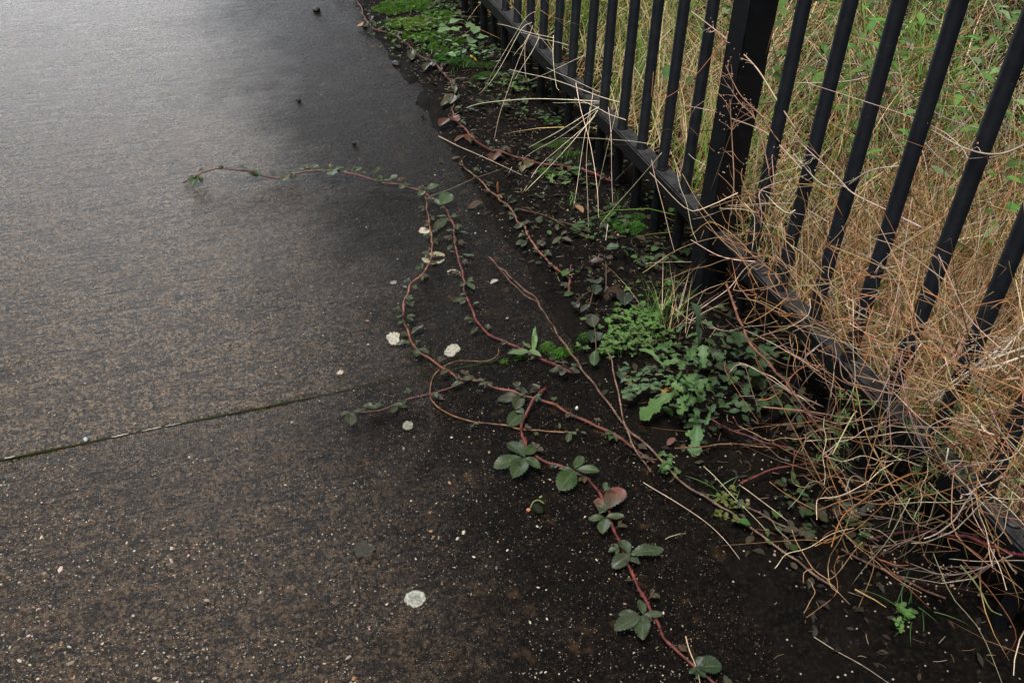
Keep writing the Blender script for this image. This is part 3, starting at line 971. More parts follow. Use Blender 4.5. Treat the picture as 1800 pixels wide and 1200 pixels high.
for lt in ([((245, 50), (205, 95), .6), ((250, 45), (295, 55), .5)], [((290, 185), (200, 210), .5), ((275, 185), (245, 225), .5)], [((360, 235), (420, 185), .6)], [((400, 345), (345, 350), .4)]):
    leaf_part(o, lt, z=.014, col=(0.050, 0.072, 0.040), **K9)

# thin twig
P = trace([(600, 1010), (700, 1040), (850, 1080), (950, 1115), (1050, 1150), (1160, 1195), (1300, 1250)], 0.012, **K8)
o = bramble('thin reddish twig lying diagonally on the dirt beside the railings', P, 0.0010, 0.0012, (0.15, 0.075, 0.05), (0.14, 0.06, 0.045), n=50, thorns=False, name='dead_twig', cat='twig', group='dead canes')

# dead canes
P = trace([(780, 160), (870, 240), (960, 320), (1030, 380), (1080, 460), (1130, 540), (1180, 620), (1240, 700), (1290, 770), (1340, 830), (1400, 910), (1460, 1000), (1530, 1075), (1640, 1175), (1800, 1350), (1900, 1410), (2000, 1470), (2100, 1540), (2200, 1620), (2320, 1700), (2450, 1800), (2600, 1900)],
          [0.03, 0.034, 0.036, 0.036, 0.036, 0.034, 0.032, 0.030, 0.026, 0.022, 0.018, 0.014] + [0.010]*10, **A4)
o = bramble('long bare dead cane bleached grey brown lying diagonally across the verge', P, 0.0017, 0.0019, (0.15, 0.075, 0.052), (0.16, 0.10, 0.065), n=110, name='dead_cane', cat='cane', group='dead canes')
P = trace([(788, 168), (850, 235), (905, 300), (985, 365), (1035, 392)], [0.026, 0.03, 0.032, 0.034, 0.034], **A4)
mb = MB(); cane_mesh(mb, local(o, P), 0.0010, 0.0013, (0.13, 0.055, 0.04), (0.16, 0.09, 0.06), True, 40)
mb.build('side_shoot', M['cane'], o)
P = trace([(1405, 650), (1425, 700), (1435, 760), (1455, 850), (1470, 930), (1485, 1020), (1510, 1090), (1560, 1190), (1640, 1290)], [0.06, 0.055, 0.05, 0.04, 0.032, 0.026, 0.02, 0.014, 0.01], **A4)
bramble('bare tan dead cane leaning towards the lobed green weed', P, 0.0014, 0.0017, (0.20, 0.125, 0.08), (0.19, 0.115, 0.075), n=60, name='dead_cane', cat='cane', group='dead canes')
# canes in the dark on the right
for lab, pts, z, r, c0, c1 in (
        ('smooth dark red cane emerging from under the lobed green weed', [(1246, 733), (1275, 748), (1310, 764), (1345, 778), (1382, 785), (1420, 800)], 0.03, 0.0024, (0.11, 0.028, 0.03), (0.10, 0.03, 0.028)),
        ('orange brown cane below the dark red one beside the weed tip', [(1185, 787), (1235, 785), (1260, 782), (1300, 781), (1340, 787), (1370, 786)], 0.02, 0.0016, (0.17, 0.075, 0.03), (0.20, 0.09, 0.035)),
        ('red cane stub with a split pale end in the deep shade', [(1298, 848), (1330, 836), (1360, 826), (1400, 820), (1448, 811)], 0.03, 0.0026, (0.14, 0.03, 0.025), (0.10, 0.028, 0.022)),
        ('dead brown cane lying lowest on the right among leaf scraps', [(1480, 965), (1520, 985), (1560, 1003), (1600, 1025), (1660, 1050)], 0.012, 0.0026, (0.12, 0.055, 0.035), (0.15, 0.06, 0.04)),
        ('dead brown cane lying on the dirt under the orange stems', [(1300, 885), (1335, 903), (1370, 920), (1405, 930)], 0.010, 0.0022, (0.10, 0.05, 0.035), (0.16, 0.09, 0.06))):
    bramble(lab, trace(pts, z), r*0.75, r*0.65, c0, c1, n=50, name='dead_cane', cat='cane', group='dead canes')
P = np.array([fp(u, v, x) for u, v, x in ((1275, 500, 0.86), (1290, 540, 0.86), (1312, 590, 0.85), (1338, 625, 0.84), (1365, 655, 0.83), (1395, 690, 0.83), (1425, 730, 0.84), (1450, 770, 0.86))])
bramble('upright orange brown cane standing between the weed and the lower rail', P, 0.0024, 0.0022, (0.22, 0.095, 0.05), (0.13, 0.05, 0.035), n=60, name='dead_cane', cat='cane', group='dead canes')
P = np.array([fp(u, v, x) for u, v, x in ((1530, 948, 0.90), (1580, 936, 0.93), (1640, 935, 0.945), (1700, 944, 0.955), (1750, 962, 0.965), (1830, 990, 0.97))])
bramble('wine red cane passing in front of the nearest lower rail', P, 0.0022, 0.0028, (0.09, 0.018, 0.022), (0.12, 0.02, 0.026), n=60, name='dead_cane', cat='cane', group='dead canes')

for o_, P_ in AUTO:
    node_leaves(o_, P_)

# ------------------------------------------------------------------ straws poking through the railings
def straw_pts(q):
    out = []
    for a in q:
        u, v, x = a
        if x > 0:                       # a point on the upright plane at this distance
            out.append(fp(u, v, x))
        else:                           # a point lying -x above the soil
            p = gp(u, v, -x)
            for _ in range(3):
                p = gp(u, v, -x + 0.002 + (max(0.0, float(ground_z([p[0]], [p[1]])[0])) if p[0] > 0.6 else 0.0))
            out.append(p)
    return out


def stalk(mb, o, pts, r=0.0011, c=(0.78, 0.66, 0.48), n=26, taper=0.55, wob=0.0012):
    P = local(o, straw_pts(pts))
    S = spline(P, n)
    L = np.linalg.norm(np.diff(P, axis=0), axis=1).sum()
    ph = rng.uniform(0, 6, 2)
    t = np.linspace(0, 1, n)
    S[:, 0] += wob*np.sin(t*7+ph[0]); S[:, 2] += wob*np.sin(t*9+ph[1])
    rr = r*(1-(1-taper)*t)
    cc = np.clip(np.array(jitter(c, 0.22))*(1+rng.normal(0, 0.13, (n, 1))), 0, 1)
    tube(mb, S, rr, cc, 5)


FAN1 = [   # bursting out over the rail left of centre
    [(1058, 185, 1.00), (1043, 193, 0.975), (980, 233, 0.90), (917, 268, 0.84), (892, 308, 0)],
    [(1056, 190, 1.00), (1040, 200, 0.965), (985, 240, 0.89), (925, 275, 0.82), (914, 296, 0.80), (917, 336, 0)],
    [(1052, 192, 1.00), (1035, 215, 0.955), (985, 260, 0.88), (945, 296, 0.83), (920, 335, 0)],
    [(1055, 190, 1.00), (1042, 207, 0.955), (1000, 255, 0.88), (960, 300, 0.83), (924, 336, 0)],
    [(1043, 160, 1.00), (1036, 220, 0.945), (1030, 283, 0.92), (1033, 350, 0.89), (1036, 417, 0)],
    [(1042, 165, 1.00), (1030, 230, 0.945), (1018, 300, 0.91), (1008, 363, 0)],
    [(1070, 188, 0.99), (1074, 250, 0.955), (1076, 310, 0.945), (1077, 360, -0.02)],
    [(1097, 137, 1.00), (1080, 210, 0.965), (1062, 280, 0.94), (1048, 352, 0)],
    [(1013, 146, 0.99), (1022, 195, 0.955), (1038, 260, 0.93), (1050, 330, 0.91), (1053, 383, 0)],
    [(1060, 178, 1.00), (1043, 177, 0.975), (975, 175, 0.91), (917, 175, 0.86), (853, 180, 0.80), (820, 190, 0.77), (797, 204, -0.01)],
    [(1060, 181, 1.00), (1010, 181, 0.96), (972, 180, 0.93)],
    [(1047, 80, 1.08), (1047, 88, 1.04), (985, 117, 0.955), (925, 146, 0.90)],
    [(1110, 185, 1.02), (1067, 173, 0.97), (1020, 157, 0.95), (960, 137, 0.90), (897, 122, 0.85)],
    [(1075, 172, 1.02), (1030, 150, 0.965), (985, 131, 0.93), (960, 118, 0.90)],
    [(1150, 255, 0.99), (1090, 246, 0.97), (1040, 243, 0.94), (985, 243, 0.90)],
    [(1100, 212, 0.985), (1060, 195, 0.97), (1010, 172, 0.93)],
]
FAN2 = [
    [(940, 20, 1.0), (923, 32, 0.975), (895, 80, 0.93), (870, 120, 0.88), (847, 162, 0)],
    [(935, 40, 1.0), (918, 50, 0.975), (890, 100, 0.92), (865, 140, 0.87), (842, 166, 0)],
    [(950, 60, 1.0), (943, 75, 0.975), (925, 108, 0.935), (905, 140, 0.90)],
    [(936, 45, 1.0), (930, 62, 0.975), (910, 110, 0.92), (893, 160, 0.86), (877, 205, 0.81), (868, 246, 0)],
    [(930, 62, 0.98), (918, 80, 0.96), (903, 98, 0.94)],
    [(990, 72, 1.02), (953, 63, 0.975), (910, 51, 0.935), (873, 42, 0.91)],
    [(1000, 80, 1.02), (960, 70, 0.975), (915, 57, 0.95)],
    [(922, 66, 0.985), (923, 100, 0.955), (925, 140, 0.935), (930, 162, -0.02)],
    [(972, 62, 0.99), (973, 100, 0.955), (977, 150, 0.94), (982, 160, 0.935)],
]
for fan, lab in ((FAN1, 'fan of long pale straws bursting between the bars over the lower rail'), (FAN2, 'small spray of pale straws falling over the far end of the lower rail')):
    o = thing('straw_tuft'); base = straw_pts(fan[0][:1])[0]
    o.location = (base[0], base[1], 0)
    bpy.context.view_layer.update()
    mb = MB()
    for q in fan:
        stalk(mb, o, q, rng.uniform(0.0005, 0.0010))
    mb.build('straw', M['stem'], o)
    tag(o, lab, 'dry grass', 'straw tufts at the railings')


def lone(label, pts, r=0.0011, c=(0.58, 0.47, 0.33), name='straw', cat='straw', group='single straws', n=26):
    P = straw_pts(pts)
    o = MB()
    class Z: location = (0, 0, 0)
    stalk(o, Z, pts, r*0.68, np.array(c)*0.85, n)
    ob = o.build(name, M['stem'])
    c0 = Vector(P[0]); c0.z = 0
    ob.data.transform(Matrix.Translation(-c0)); ob.location = c0
    return tag(ob, label, cat, group)


lone('tallest pale straw standing upright in front of the weeds at the verge', [(1069, 395, 0.88), (1063, 440, 0.86), (1060, 483, 0.84), (1057, 600, 0.80), (1053, 750, -0.004)], 0.0014, (0.66, 0.56, 0.44))
lone('thin pale straw leaning from the tan cane down to the cane crossing', [(1055, 705, 0.73), (1062, 725, 0.72), (1072, 755, 0.70), (1082, 785, -0.004)], 0.0010)
lone('pale straw lying across the dark red runner', [(770, 240, -0.01), (800, 254, -0.014), (833, 268, -0.014), (875, 288, -0.012), (917, 307, -0.006)], 0.0013)
lone('thin straw lying beside the bend of the longest runner', [(757, 345, -0.01), (800, 328, -0.008), (840, 312, -0.008), (880, 297, -0.004)], 0.0009, (0.40, 0.31, 0.22))
lone('long straw slanting from the lower rail across to the verge', [(1163, 268, 0.975), (1115, 325, 0.94), (1067, 380, 0.90), (1017, 443, 0.83), (995, 477, -0.01)], 0.0012)
lone('bent straw dropping past the lower rail left of the square post', [(1146, 282, 0.985), (1155, 325, 0.955), (1170, 385, 0.94), (1187, 443, 0.92)], 0.0012)
lone('straw hanging over the rail end beside the square post', [(1188, 297, 0.985), (1197, 330, 0.96), (1207, 357, 0.955), (1215, 400, 0.945), (1225, 425, 0.94)], 0.0011)
lone('straw crossing low in front of the square post', [(1000, 484, -0.02), (1040, 476, 0.84), (1085, 468, 0.88), (1160, 462, 0.92), (1215, 460, 0.94)], 0.0011)
lone('thick straw pointing up to the foot of the square post', [(1100, 499, 0.86), (1140, 472, 0.90), (1180, 445, 0.94), (1230, 425, 0.955), (1290, 412, 0.975), (1330, 411, 0.99)], 0.0017, (0.42, 0.27, 0.14))
lone('pale straw slanting up across the lower rail right of the post', [(1232, 543, 0.86), (1280, 507, 0.91), (1310, 473, 0.96), (1328, 459, 0.975)], 0.0013, (0.62, 0.52, 0.40))
lone('long straw lying on the dirt below the dead cane', [(1130, 847, -0.006), (1185, 880, -0.006), (1238, 915, -0.008), (1270, 945, -0.006), (1300, 983, -0.004)], 0.0012)
lone('thin straw lying on the dark dirt right of the long dead cane', [(1236, 820, -0.02), (1275, 857, -0.018), (1310, 893, -0.014), (1347, 933, -0.006)], 0.0010)
lone('straw lying towards the foot of the orange stems', [(1300, 852, -0.015), (1345, 885, -0.012), (1400, 927, -0.008)], 0.0010)
lone('lowest straw at the bottom right lying alone on bare dirt', [(1430, 1120, -0.004), (1475, 1145, -0.006), (1520, 1172, -0.006), (1565, 1202, -0.004)], 0.0009)
lone('straw crossing the foreground cane beside its lowest leaf', [(1206, 1118, -0.03), (1215, 1148, -0.02), (1220, 1165, -0.014), (1236, 1215, -0.006)], 0.0012)
lone('short yellow straw on the dirt below the orange stems', [(1503, 1036, -0.012), (1530, 1050, -0.01), (1558, 1066, -0.006)], 0.0020, (0.40, 0.27, 0.11))
lone('straight straw lying level in front of the nearest hole plug', [(1668, 983, 0.93), (1730, 985, 0.94), (1800, 986, 0.95), (1840, 986, 0.96)], 0.0011)
lone('curled pale straw on the path right of the foreground leaves', [(1170, 948, -0.004), (1178, 942, -0.012), (1192, 939, -0.014), (1206, 936, -0.005)], 0.0010, (0.35, 0.31, 0.24))
lone('green grass blade drooping in the deep shade', [(1690, 992, 0.90), (1705, 1010, 0.895), (1722, 1040, 0.89), (1740, 1068, 0.885), (1762, 1080, 0.88)], 0.0021, (0.16, 0.20, 0.06), 'green_grass', 'grass')
lone('pale tan grass stem arching over the green weed', [(1280, 655, 0.82), (1295, 642, 0.83), (1320, 645, 0.84), (1350, 662, 0.85), (1400, 700, 0.87)], 0.0013, (0.62, 0.50, 0.38))

# ------------------------------------------------------------------ curling dead stems thrown over the rail on the right
ORG_, TNS, PLS, GRS = (0.34, 0.145, 0.055), (0.36, 0.21, 0.115), (0.60, 0.47, 0.34), (0.38, 0.30, 0.23)
CURL = [   # colour, thickness, depth at start and end, points in a 3x enlargement whose corner is (1300, 560)
    (ORG_, 1.8, .93, 1.0, [(640, 195), (720, 190), (800, 170), (880, 195), (920, 190), (980, 160), (1060, 150), (1130, 190)]),
    (ORG_, 1.5, .94, .91, [(905, 195), (885, 270), (870, 340), (868, 400), (885, 470)]),
    (PLS, 1.3, .80, .93, [(0, 240), (60, 250), (130, 290), (230, 350), (330, 420), (400, 480)]),
    (ORG_, 1.2, .72, .97, [(400, 1200), (480, 1160), (560, 1130), (640, 1090), (800, 950), (950, 860), (1100, 790), (1250, 760)]),
    (ORG_, 1.5, .70, .95, [(480, 1200), (530, 1080), (590, 1000), (720, 900), (900, 830), (960, 810), (1060, 770)]),
    (ORG_, 1.3, .76, .94, [(160, 860), (250, 930), (380, 1000), (440, 1000), (520, 970), (600, 945), (760, 880), (950, 800)]),
    (ORG_, 1.4, .78, .97, [(600, 950), (700, 975), (800, 965), (1000, 930), (1100, 900), (1200, 870), (1300, 845)]),
    (TNS, 1.1, .82, .88, [(290, 700), (275, 800), (285, 865), (350, 880), (450, 850), (550, 790)]),
    (PLS, 1.1, .74, .90, [(410, 1060), (400, 1000), (420, 955), (500, 935), (600, 900), (680, 860), (740, 800), (810, 755)]),
    (ORG_, 1.2, .86, .78, [(360, 640), (440, 700), (500, 800), (560, 890), (600, 945)]),
    (ORG_, 1.0, .86, .76, [(450, 700), (470, 780), (520, 950), (540, 1030)]),
    (PLS, 1.0, .84, .95, [(470, 735), (540, 745), (640, 730), (760, 745), (860, 750), (960, 775)]),
    (PLS, 1.2, .84, .99, [(340, 640), (420, 635), (500, 635), (700, 615), (850, 600), (960, 610), (1100, 640), (1250, 680)]),
    (TNS, 1.0, .84, .98, [(350, 640), (420, 590), (520, 555), (640, 540), (760, 520), (830, 495), (1000, 490)]),
    (TNS, 1.2, .76, .86, [(-40, 520), (0, 560), (80, 610), (150, 635), (290, 630), (350, 620)]),
    (TNS, 1.2, .85, .88, [(400, 430), (360, 490), (370, 540), (420, 580), (500, 600)]),
    (ORG_, 1.2, .82, .90, [(100, 430), (160, 420), (230, 370), (280, 300), (360, 250), (450, 240)]),
    (TNS, 1.0, .84, .97, [(150, 60), (250, 170), (330, 210), (470, 280), (560, 340), (700, 380), (860, 385), (980, 370), (1100, 330)]),
    (GRS, 1.5, .92, 1.0, [(780, 565), (960, 575), (1100, 570), (1300, 570), (1520, 592)]),
    (PLS, 1.1, .86, .97, [(780, 940), (830, 970), (1020, 970), (1200, 950), (1500, 940)]),
    (PLS, 1.8, .90, .96, [(1160, 940), (1200, 920), (1390, 830)]),
    (GRS, 1.7, .84, .98, [(980, 1160), (1050, 1120), (1150, 1050), (1200, 950), (1250, 880), (1300, 850)]),
    (GRS, 1.7, .85, .97, [(900, 1185), (1100, 1140), (1180, 1060), (1290, 970), (1330, 940)]),
    (TNS, 1.6, .86, .96, [(-400, -205), (-310, -235), (-180, -280), (-40, -312), (80, -330), (150, -330)]),
    (TNS, 1.4, .90, 1.0, [(150, -330), (220, -300), (240, -245), (250, -180), (258, -110), (258, -75)]),
    (PLS, 1.1, .86, .96, [(-360, -65), (-270, 0), (-180, 30), (-80, 58), (60, 45), (200, 10)]),
    (TNS, 1.1, .90, .99, [(-180, -490), (-60, -400), (100, -340), (210, -290), (330, -200), (480, -90)]),
    (GRS, 1.2, .94, 1.0, [(-250, -520), (-120, -560), (60, -600), (150, -610), (290, -560), (420, -540)]),
    (TNS, 1.0, .95, .99, [(-300, -760), (-180, -560), (-60, -430), (30, -300), (90, -260)]),
    (TNS, 1.0, .90, .97, [(210, -30), (330, 60), (520, 110), (620, 160), (700, 200), (840, 300)]),
    (ORG_, 1.1, .92, .97, [(400, 20), (470, 60), (560, 100), (640, 150), (760, 230)]),
    (TNS, 1.0, .93, 1.0, [(880, 100), (760, 120), (680, 130), (600, 145), (450, 185), (380, 160)]),
    (PLS, 0.9, .90, .88, [(510, 100), (505, 200), (495, 320), (478, 420)]),
    (PLS, 0.9, .85, .80, [(450, 520), (448, 640), (446, 760), (446, 880)]),
    (PLS, 1.1, .84, .92, [(440, 705), (560, 640), (680, 580), (775, 532)]),
    (TNS, 1.0, .86, .95, [(680, 780), (760, 730), (840, 670)]),
    (PLS, 0.9, .90, .88, [(1000, 740), (960, 920), (928, 1055)]),
    (PLS, 0.9, .95, .86, [(1200, 880), (1230, 1000), (1260, 1090), (1305, 1170), (1340, 1300)]),
    (PLS, 0.9, .95, .86, [(1230, 900), (1260, 1010), (1300, 1120), (1340, 1250), (1410, 1420)]),
    (TNS, 1.0, .80, .72, [(500, 1000), (550, 1120), (600, 1180), (700, 1270), (800, 1340), (900, 1420), (960, 1450)]),
    (TNS, 1.2, .70, .76, [(280, 1110), (320, 1210), (380, 1310), (440, 1360), (480, 1370), (560, 1290), (640, 1180)]),
    (TNS, 1.0, .74, .70, [(360, 1370), (395, 1420), (370, 1500), (338, 1550)]),
    (TNS, 1.1, .72, .70, [(590, 1020), (550, 1120), (470, 1280), (460, 1340), (480, 1400), (530, 1450)]),
    (PLS, 1.0, .72, .86, [(180, 1310), (260, 1240), (370, 1200), (500, 1130), (600, 1100)]),
]
TLAB = {ORG_: ('wiry orange brown dead stem curling in the tangle over the near rail', 'orange stems in the tangle'),
        TNS: ('tan dead stem bent through the tangle over the near rail', 'tan stems in the tangle'),
        PLS: ('thin pale dead stem crossing the tangle over the near rail', 'pale stems in the tangle'),
        GRS: ('stout grey dead stem reaching through the tangle over the near rail', 'grey stems in the tangle')}
for c, th, x0, x1, pts in CURL:
    n = len(pts)
    q = [(1300+u/3, 560+v/3, x0+(x1-x0)*i/(n-1)) for i, (u, v) in enumerate(pts)]
    P = [fp(*a) for a in q]
    for k, p in enumerate(P):                  # nothing goes below the soil
        if p[2] < 0.006:
            P[k] = gp(q[k][0], q[k][1], 0.006)
    mb = MB()
    S = spline(P, 44)
    t = np.linspace(0, 1, 44)
    S += np.stack([0.0015*np.sin(t*11+rng.uniform(0, 6)), 0.0015*np.sin(t*14+rng.uniform(0, 6)), 0.0015*np.sin(t*17+rng.uniform(0, 6))], -1)
    cc = np.clip(np.array(jitter(c, 0.2))*(1+rng.normal(0, 0.16, (44, 1))), 0, 1)
    tube(mb, S, 0.00056*th*(1+0.12*rng.normal(0, 1, 44)), cc, 5)
    for _ in range(rng.integers(0, 3)):        # short side twigs
        i = rng.integers(6, 38)
        d = rng.normal(0, 1, 3)*0.018; d[2] = abs(d[2])*0.7
        tube(mb, spline([S[i], S[i]+d*0.5, S[i]+d+rng.normal(0, 0.006, 3)], 6), np.linspace(0.0007, 0.0003, 6), cc[i], 4)
    ob = mb.build('dead_weed', M['stem'])
    c0 = Vector(P[0]); c0.z = 0
    ob.data.transform(Matrix.Translation(-c0)); ob.location = c0
    tag(ob, TLAB[c][0], 'dead weed', TLAB[c][1])

# the feathery grey bundle leaning in from the right, and other branched dead plants
K13 = dict(k=3.0, off=(1300, 560))
def dead_plant(label, stems, c, r, sprig=0.5, nsp=14, name='dead_weed_plant', group='dead weeds leaning on the bars'):
    o = thing(name)
    b = fp(*stems[0][-1]); o.location = (b[0], b[1], 0)
    bpy.context.view_layer.update()
    mb, hd = MB(), MB()
    for st in stems:
        S = spline([fp(*a) for a in st], 40) - np.array(o.location)
        t = np.linspace(0, 1, 40)
        cc = np.clip(np.array(jitter(c, 0.15))*(1+rng.normal(0, 0.12, (40, 1))), 0, 1)
        tube(mb, S, r*(0.55+0.6*t), cc, 6)
        for _ in range(nsp):
            i = rng.integers(1, 30)
            T = S[i-1]-S[i+1]; T /= np.linalg.norm(T)
            d = T*rng.uniform(0.5, 1) + rng.normal(0, 0.45, 3)
            d *= rng.uniform(0.015, 0.05)*sprig/np.linalg.norm(d)*1.6
            e = S[i]+d+rng.normal(0, 0.003, 3)
            tube(mb, spline([S[i], S[i]+d*0.55+rng.normal(0, 0.002, 3), e], 6), np.linspace(r*0.45, r*0.2, 6), cc[i]*1.05, 4)
            for _k in range(rng.integers(1, 4)):       # dry seed cases
                q = e + rng.normal(0, 0.0035, 3)
                a = rng.normal(0, 1, (6, 3)); a /= np.linalg.norm(a, axis=1)[:, None]
                s_ = rng.uniform(0.0010, 0.0022)
                V = q + np.array([(1, 0, 0), (-1, 0, 0), (0, 1, 0), (0, -1, 0), (0, 0, 1.3), (0, 0, -1.3)])*s_
                hd.add(V, [(0, 2, 4), (2, 1, 4), (1, 3, 4), (3, 0, 4), (2, 0, 5), (1, 2, 5), (3, 1, 5), (0, 3, 5)], jitter((0.30, 0.20, 0.14), 0.3))
    mb.build('stem', M['stem'], o)
    if hd.n: tag(hd.build('seed_head', M['stem'], o), kind='stuff')
    return tag(o, label, 'dead plant', group)


dead_plant('pale feathery dead weed stalks leaning in across the right edge', [
    [(1640, 693, .95), (1677, 677, .97), (1700, 660, .985), (1727, 643, 1.0), (1760, 620, 1.04), (1810, 560, 1.10)],
    [(1640, 700, .94), (1700, 657, .97), (1750, 643, 1.0), (1830, 615, 1.05)],
    [(1660, 680, .95), (1707, 650, .97), (1747, 630, 1.0), (1830, 600, 1.06)],
    [(1690, 662, .96), (1740, 625, .99), (1790, 585, 1.04), (1850, 520, 1.1)]], (0.52, 0.43, 0.33), 0.0016, 0.5, 10)
dead_plant('dead brown weed with curled seed heads in front of the square post', [
    [(1275, 115, .955), (1300, 165, .96), (1335, 200, .97), (1345, 215, .98), (1370, 250, 1.0)],
    [(1280, 150, .95), (1300, 180, .955), (1330, 215, .965), (1352, 300, .97)],
    [(1283, 175, .95), (1287, 250, .955), (1290, 320, .95), (1285, 380, .95)]], (0.27, 0.165, 0.11), 0.0012, 0.7, 12)
dead_plant('long pale barbed weed stalk slanting past the square post into the tangle', [
    [(1215, 20, .99), (1260, 55, .98), (1290, 80, .975), (1330, 120, .98), (1365, 175, .99), (1400, 230, 1.02)],
    [(1200, 185, .98), (1250, 195, .975), (1290, 210, .975), (1330, 225, .985), (1360, 245, 1.0), (1430, 320, 1.04)]], (0.50, 0.38, 0.28), 0.0013, 0.35, 12)
dead_plant('grey forked dead weed stalks crossing the second bar right of the post', [
    [(1395, 270, .98), (1440, 320, .985), (1480, 330, .99), (1530, 300, 1.0), (1600, 290, 1.03)],
    [(1400, 245, .985), (1470, 310, .985), (1500, 340, .985), (1560, 370, 1.0), (1620, 400, 1.03)],
    [(1640, 230, .985), (1700, 262, .985), (1760, 270, 1.0), (1830, 240, 1.03)]], (0.42, 0.34, 0.27), 0.0013, 0.6, 9)
dead_plant('dark twiggy dead weed lying in the shade below the nearest plug', [
    [(1490, 895, .88), (1530, 905, .90), (1570, 912, .92), (1610, 920, .94), (1660, 905, .96)],
    [(1540, 962, .87), (1580, 955, .89), (1640, 930, .93), (1700, 890, .96)],
    [(1600, 990, .86), (1660, 1010, .88), (1720, 1000, .92), (1780, 975, .95)]], (0.20, 0.14, 0.11), 0.0011, 0.8, 16)
# the anonymous filling of the tangle
tg = MB()
for k in range(980):
    if 450 < k < 680: continue
    if k < 680:
        u = rng.uniform(1290, 1830); lo = 400 + (u-1275)*0.80; v = rng.normal(lo - 15, 95); x0 = rng.uniform(0.86, 1.03)
    else:
        u = rng.uniform(1270, 1800); v = rng.uniform(560, 990); x0 = rng.uniform(0.74, 0.96)
    if k > 850:             # a web of fine stems higher up, across and behind the bars
        u = rng.uniform(1230, 1830); v = rng.uniform(60, 420); x0 = rng.uniform(0.97, 1.35)
    elif v < 300 or (k < 680 and v > 400 + (u-1275)*0.80 + 95): continue
    p = fp(u, v, x0)
    if p[2] < 0.012 or p[2] > 0.62: continue
    az = rng.normal(0.2, 0.9) + (math.pi if rng.random() < 0.5 else 0)
    el = rng.normal(0.15, 0.5)
    L = rng.uniform(0.06, 0.22)*(1.5 if k > 850 else 1)
    d = np.array([math.cos(az)*math.cos(el)*0.5, -math.sin(az)*math.cos(el), math.sin(el)])
    bend = rng.normal(0, 0.30, 3)*L
    Q = [p, p+d*L*0.35+bend*0.35, p+d*L*0.7+bend*0.4+rng.normal(0, 0.008, 3), p+d*L+rng.normal(0, 0.025, 3)]
    Q = [np.array([a[0], a[1], max(a[2], 0.006)]) for a in Q]
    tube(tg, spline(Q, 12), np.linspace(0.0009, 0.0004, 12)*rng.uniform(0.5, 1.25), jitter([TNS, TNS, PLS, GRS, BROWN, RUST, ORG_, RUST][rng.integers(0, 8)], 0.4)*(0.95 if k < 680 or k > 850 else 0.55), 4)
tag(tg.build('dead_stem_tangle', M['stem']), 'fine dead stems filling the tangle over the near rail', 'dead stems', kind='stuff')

# ------------------------------------------------------------------ lichen discs and stones on the path
def blob_outline(n, seed, rough):
    r_ = np.random.default_rng(seed)
    th = np.arange(n)/n*2*math.pi
    rad = np.ones(n)
    for k in range(2, 22):
        rad += rough/k**0.75*np.cos(k*th+r_.uniform(0, 6.28))*r_.uniform(0.3, 1)
    return th, rad


def lichen(label, u, v, wpx, hpx, seed, rough=0.09, core=0.0, c=(0.48, 0.46, 0.37), second=None):
    p = gp(u, v, 0)
    rx = np.linalg.norm(gp(u+wpx/2, v, 0)-gp(u-wpx/2, v, 0))/2
    ry = abs(gp(u, v-hpx/2, 0)-gp(u, v+hpx/2, 0))[1]/2
    mb = MB()
    lobes = [(0, 0, 1.0)] + (second or [])
    for li, (ox, oy, s) in enumerate(lobes):
        n = 56
        th, rad = blob_outline(n, seed+li, rough*1.5)
        rings = [0.0, 0.2, 0.4, 0.6, 0.75, 0.88, 0.96, 1.0, 1.02]
        hz = [0.0006, 0.0006, 0.0007, 0.0008, 0.0010, 0.0012, 0.0011, 0.0006, -0.0006]
        V, C = [], []
        for q, z in zip(rings, hz):
            for a, r in zip(th, rad):
                x, y = math.cos(a)*r*q*rx*s + ox*rx, math.sin(a)*r*q*ry*s + oy*ry
                V.append((x, y, z + 0.0009*mnoise.noise(Vector((x*300, y*300, seed))) + 0.0005*li))
                k = 0.72 + 0.5*mnoise.noise(Vector((x*230, y*230, seed+3))) - 0.35*max(0, mnoise.noise(Vector((x*520, y*520, seed))))
                if core > 0:
                    cc = np.array(c)*k*(1-core*max(0, 1-q/0.8)) + np.array((0.02, 0.02, 0.014))*core*max(0, 1-q/0.8)
                else:
                    cc = np.array(c)*k
                C.append(np.clip(cc, 0.004, 1))
        F = [(i*n+j, i*n+(j+1) % n, (i+1)*n+(j+1) % n, (i+1)*n+j) for i in range(len(rings)-1) for j in range(n)]
        mb.add(V, F, np.array(C))
    o = mb.build('lichen', M['lichen'])
    o.location = (p[0], p[1], 0.0005)
    return tag(o, label, 'lichen', 'lichen patches on the path')


LW = (0.44, 0.42, 0.34)
lichen('round white lichen disc with a grey dimple, alone in the foreground', 730, 1052, 36, 31, 3, 0.07, 0.45, (0.42, 0.43, 0.37))
lichen('large ring shaped lichen with a dark centre under the bramble cane', 764, 454, 42, 22, 5, 0.06, 0.45, (0.36, 0.33, 0.21))
lichen('small bright lichen tucked against the cane, the highest up the path', 746, 406, 19, 11, 8, 0.10, 0.0, (0.56, 0.52, 0.40))
lichen('pale oval lichen beside the longest runner', 798, 482, 24, 17, 12, 0.08, 0.3, (0.50, 0.47, 0.35))
lichen('lobed white lichen left of the S shaped cane', 692, 595, 22, 24, 14, 0.14, 0.0, (0.50, 0.47, 0.38))
lichen('double lobed cream lichen just above the joint', 797, 613, 24, 16, 17, 0.11, 0.0, LW, [(-0.75, -0.75, 0.85)])
lichen('dull grey lichen below the joint', 717, 748, 19, 15, 21, 0.07, 0.0, (0.27, 0.27, 0.21))
lichen('faint frilly grey lichen in the left foreground', 640, 966, 34, 30, 25, 0.20, 0.5, (0.060, 0.057, 0.048))
lichen('tiny white lichen spot left of the cane, close to the joint', 598, 655, 12, 8, 28, 0.08, 0.0, (0.46, 0.41, 0.32))
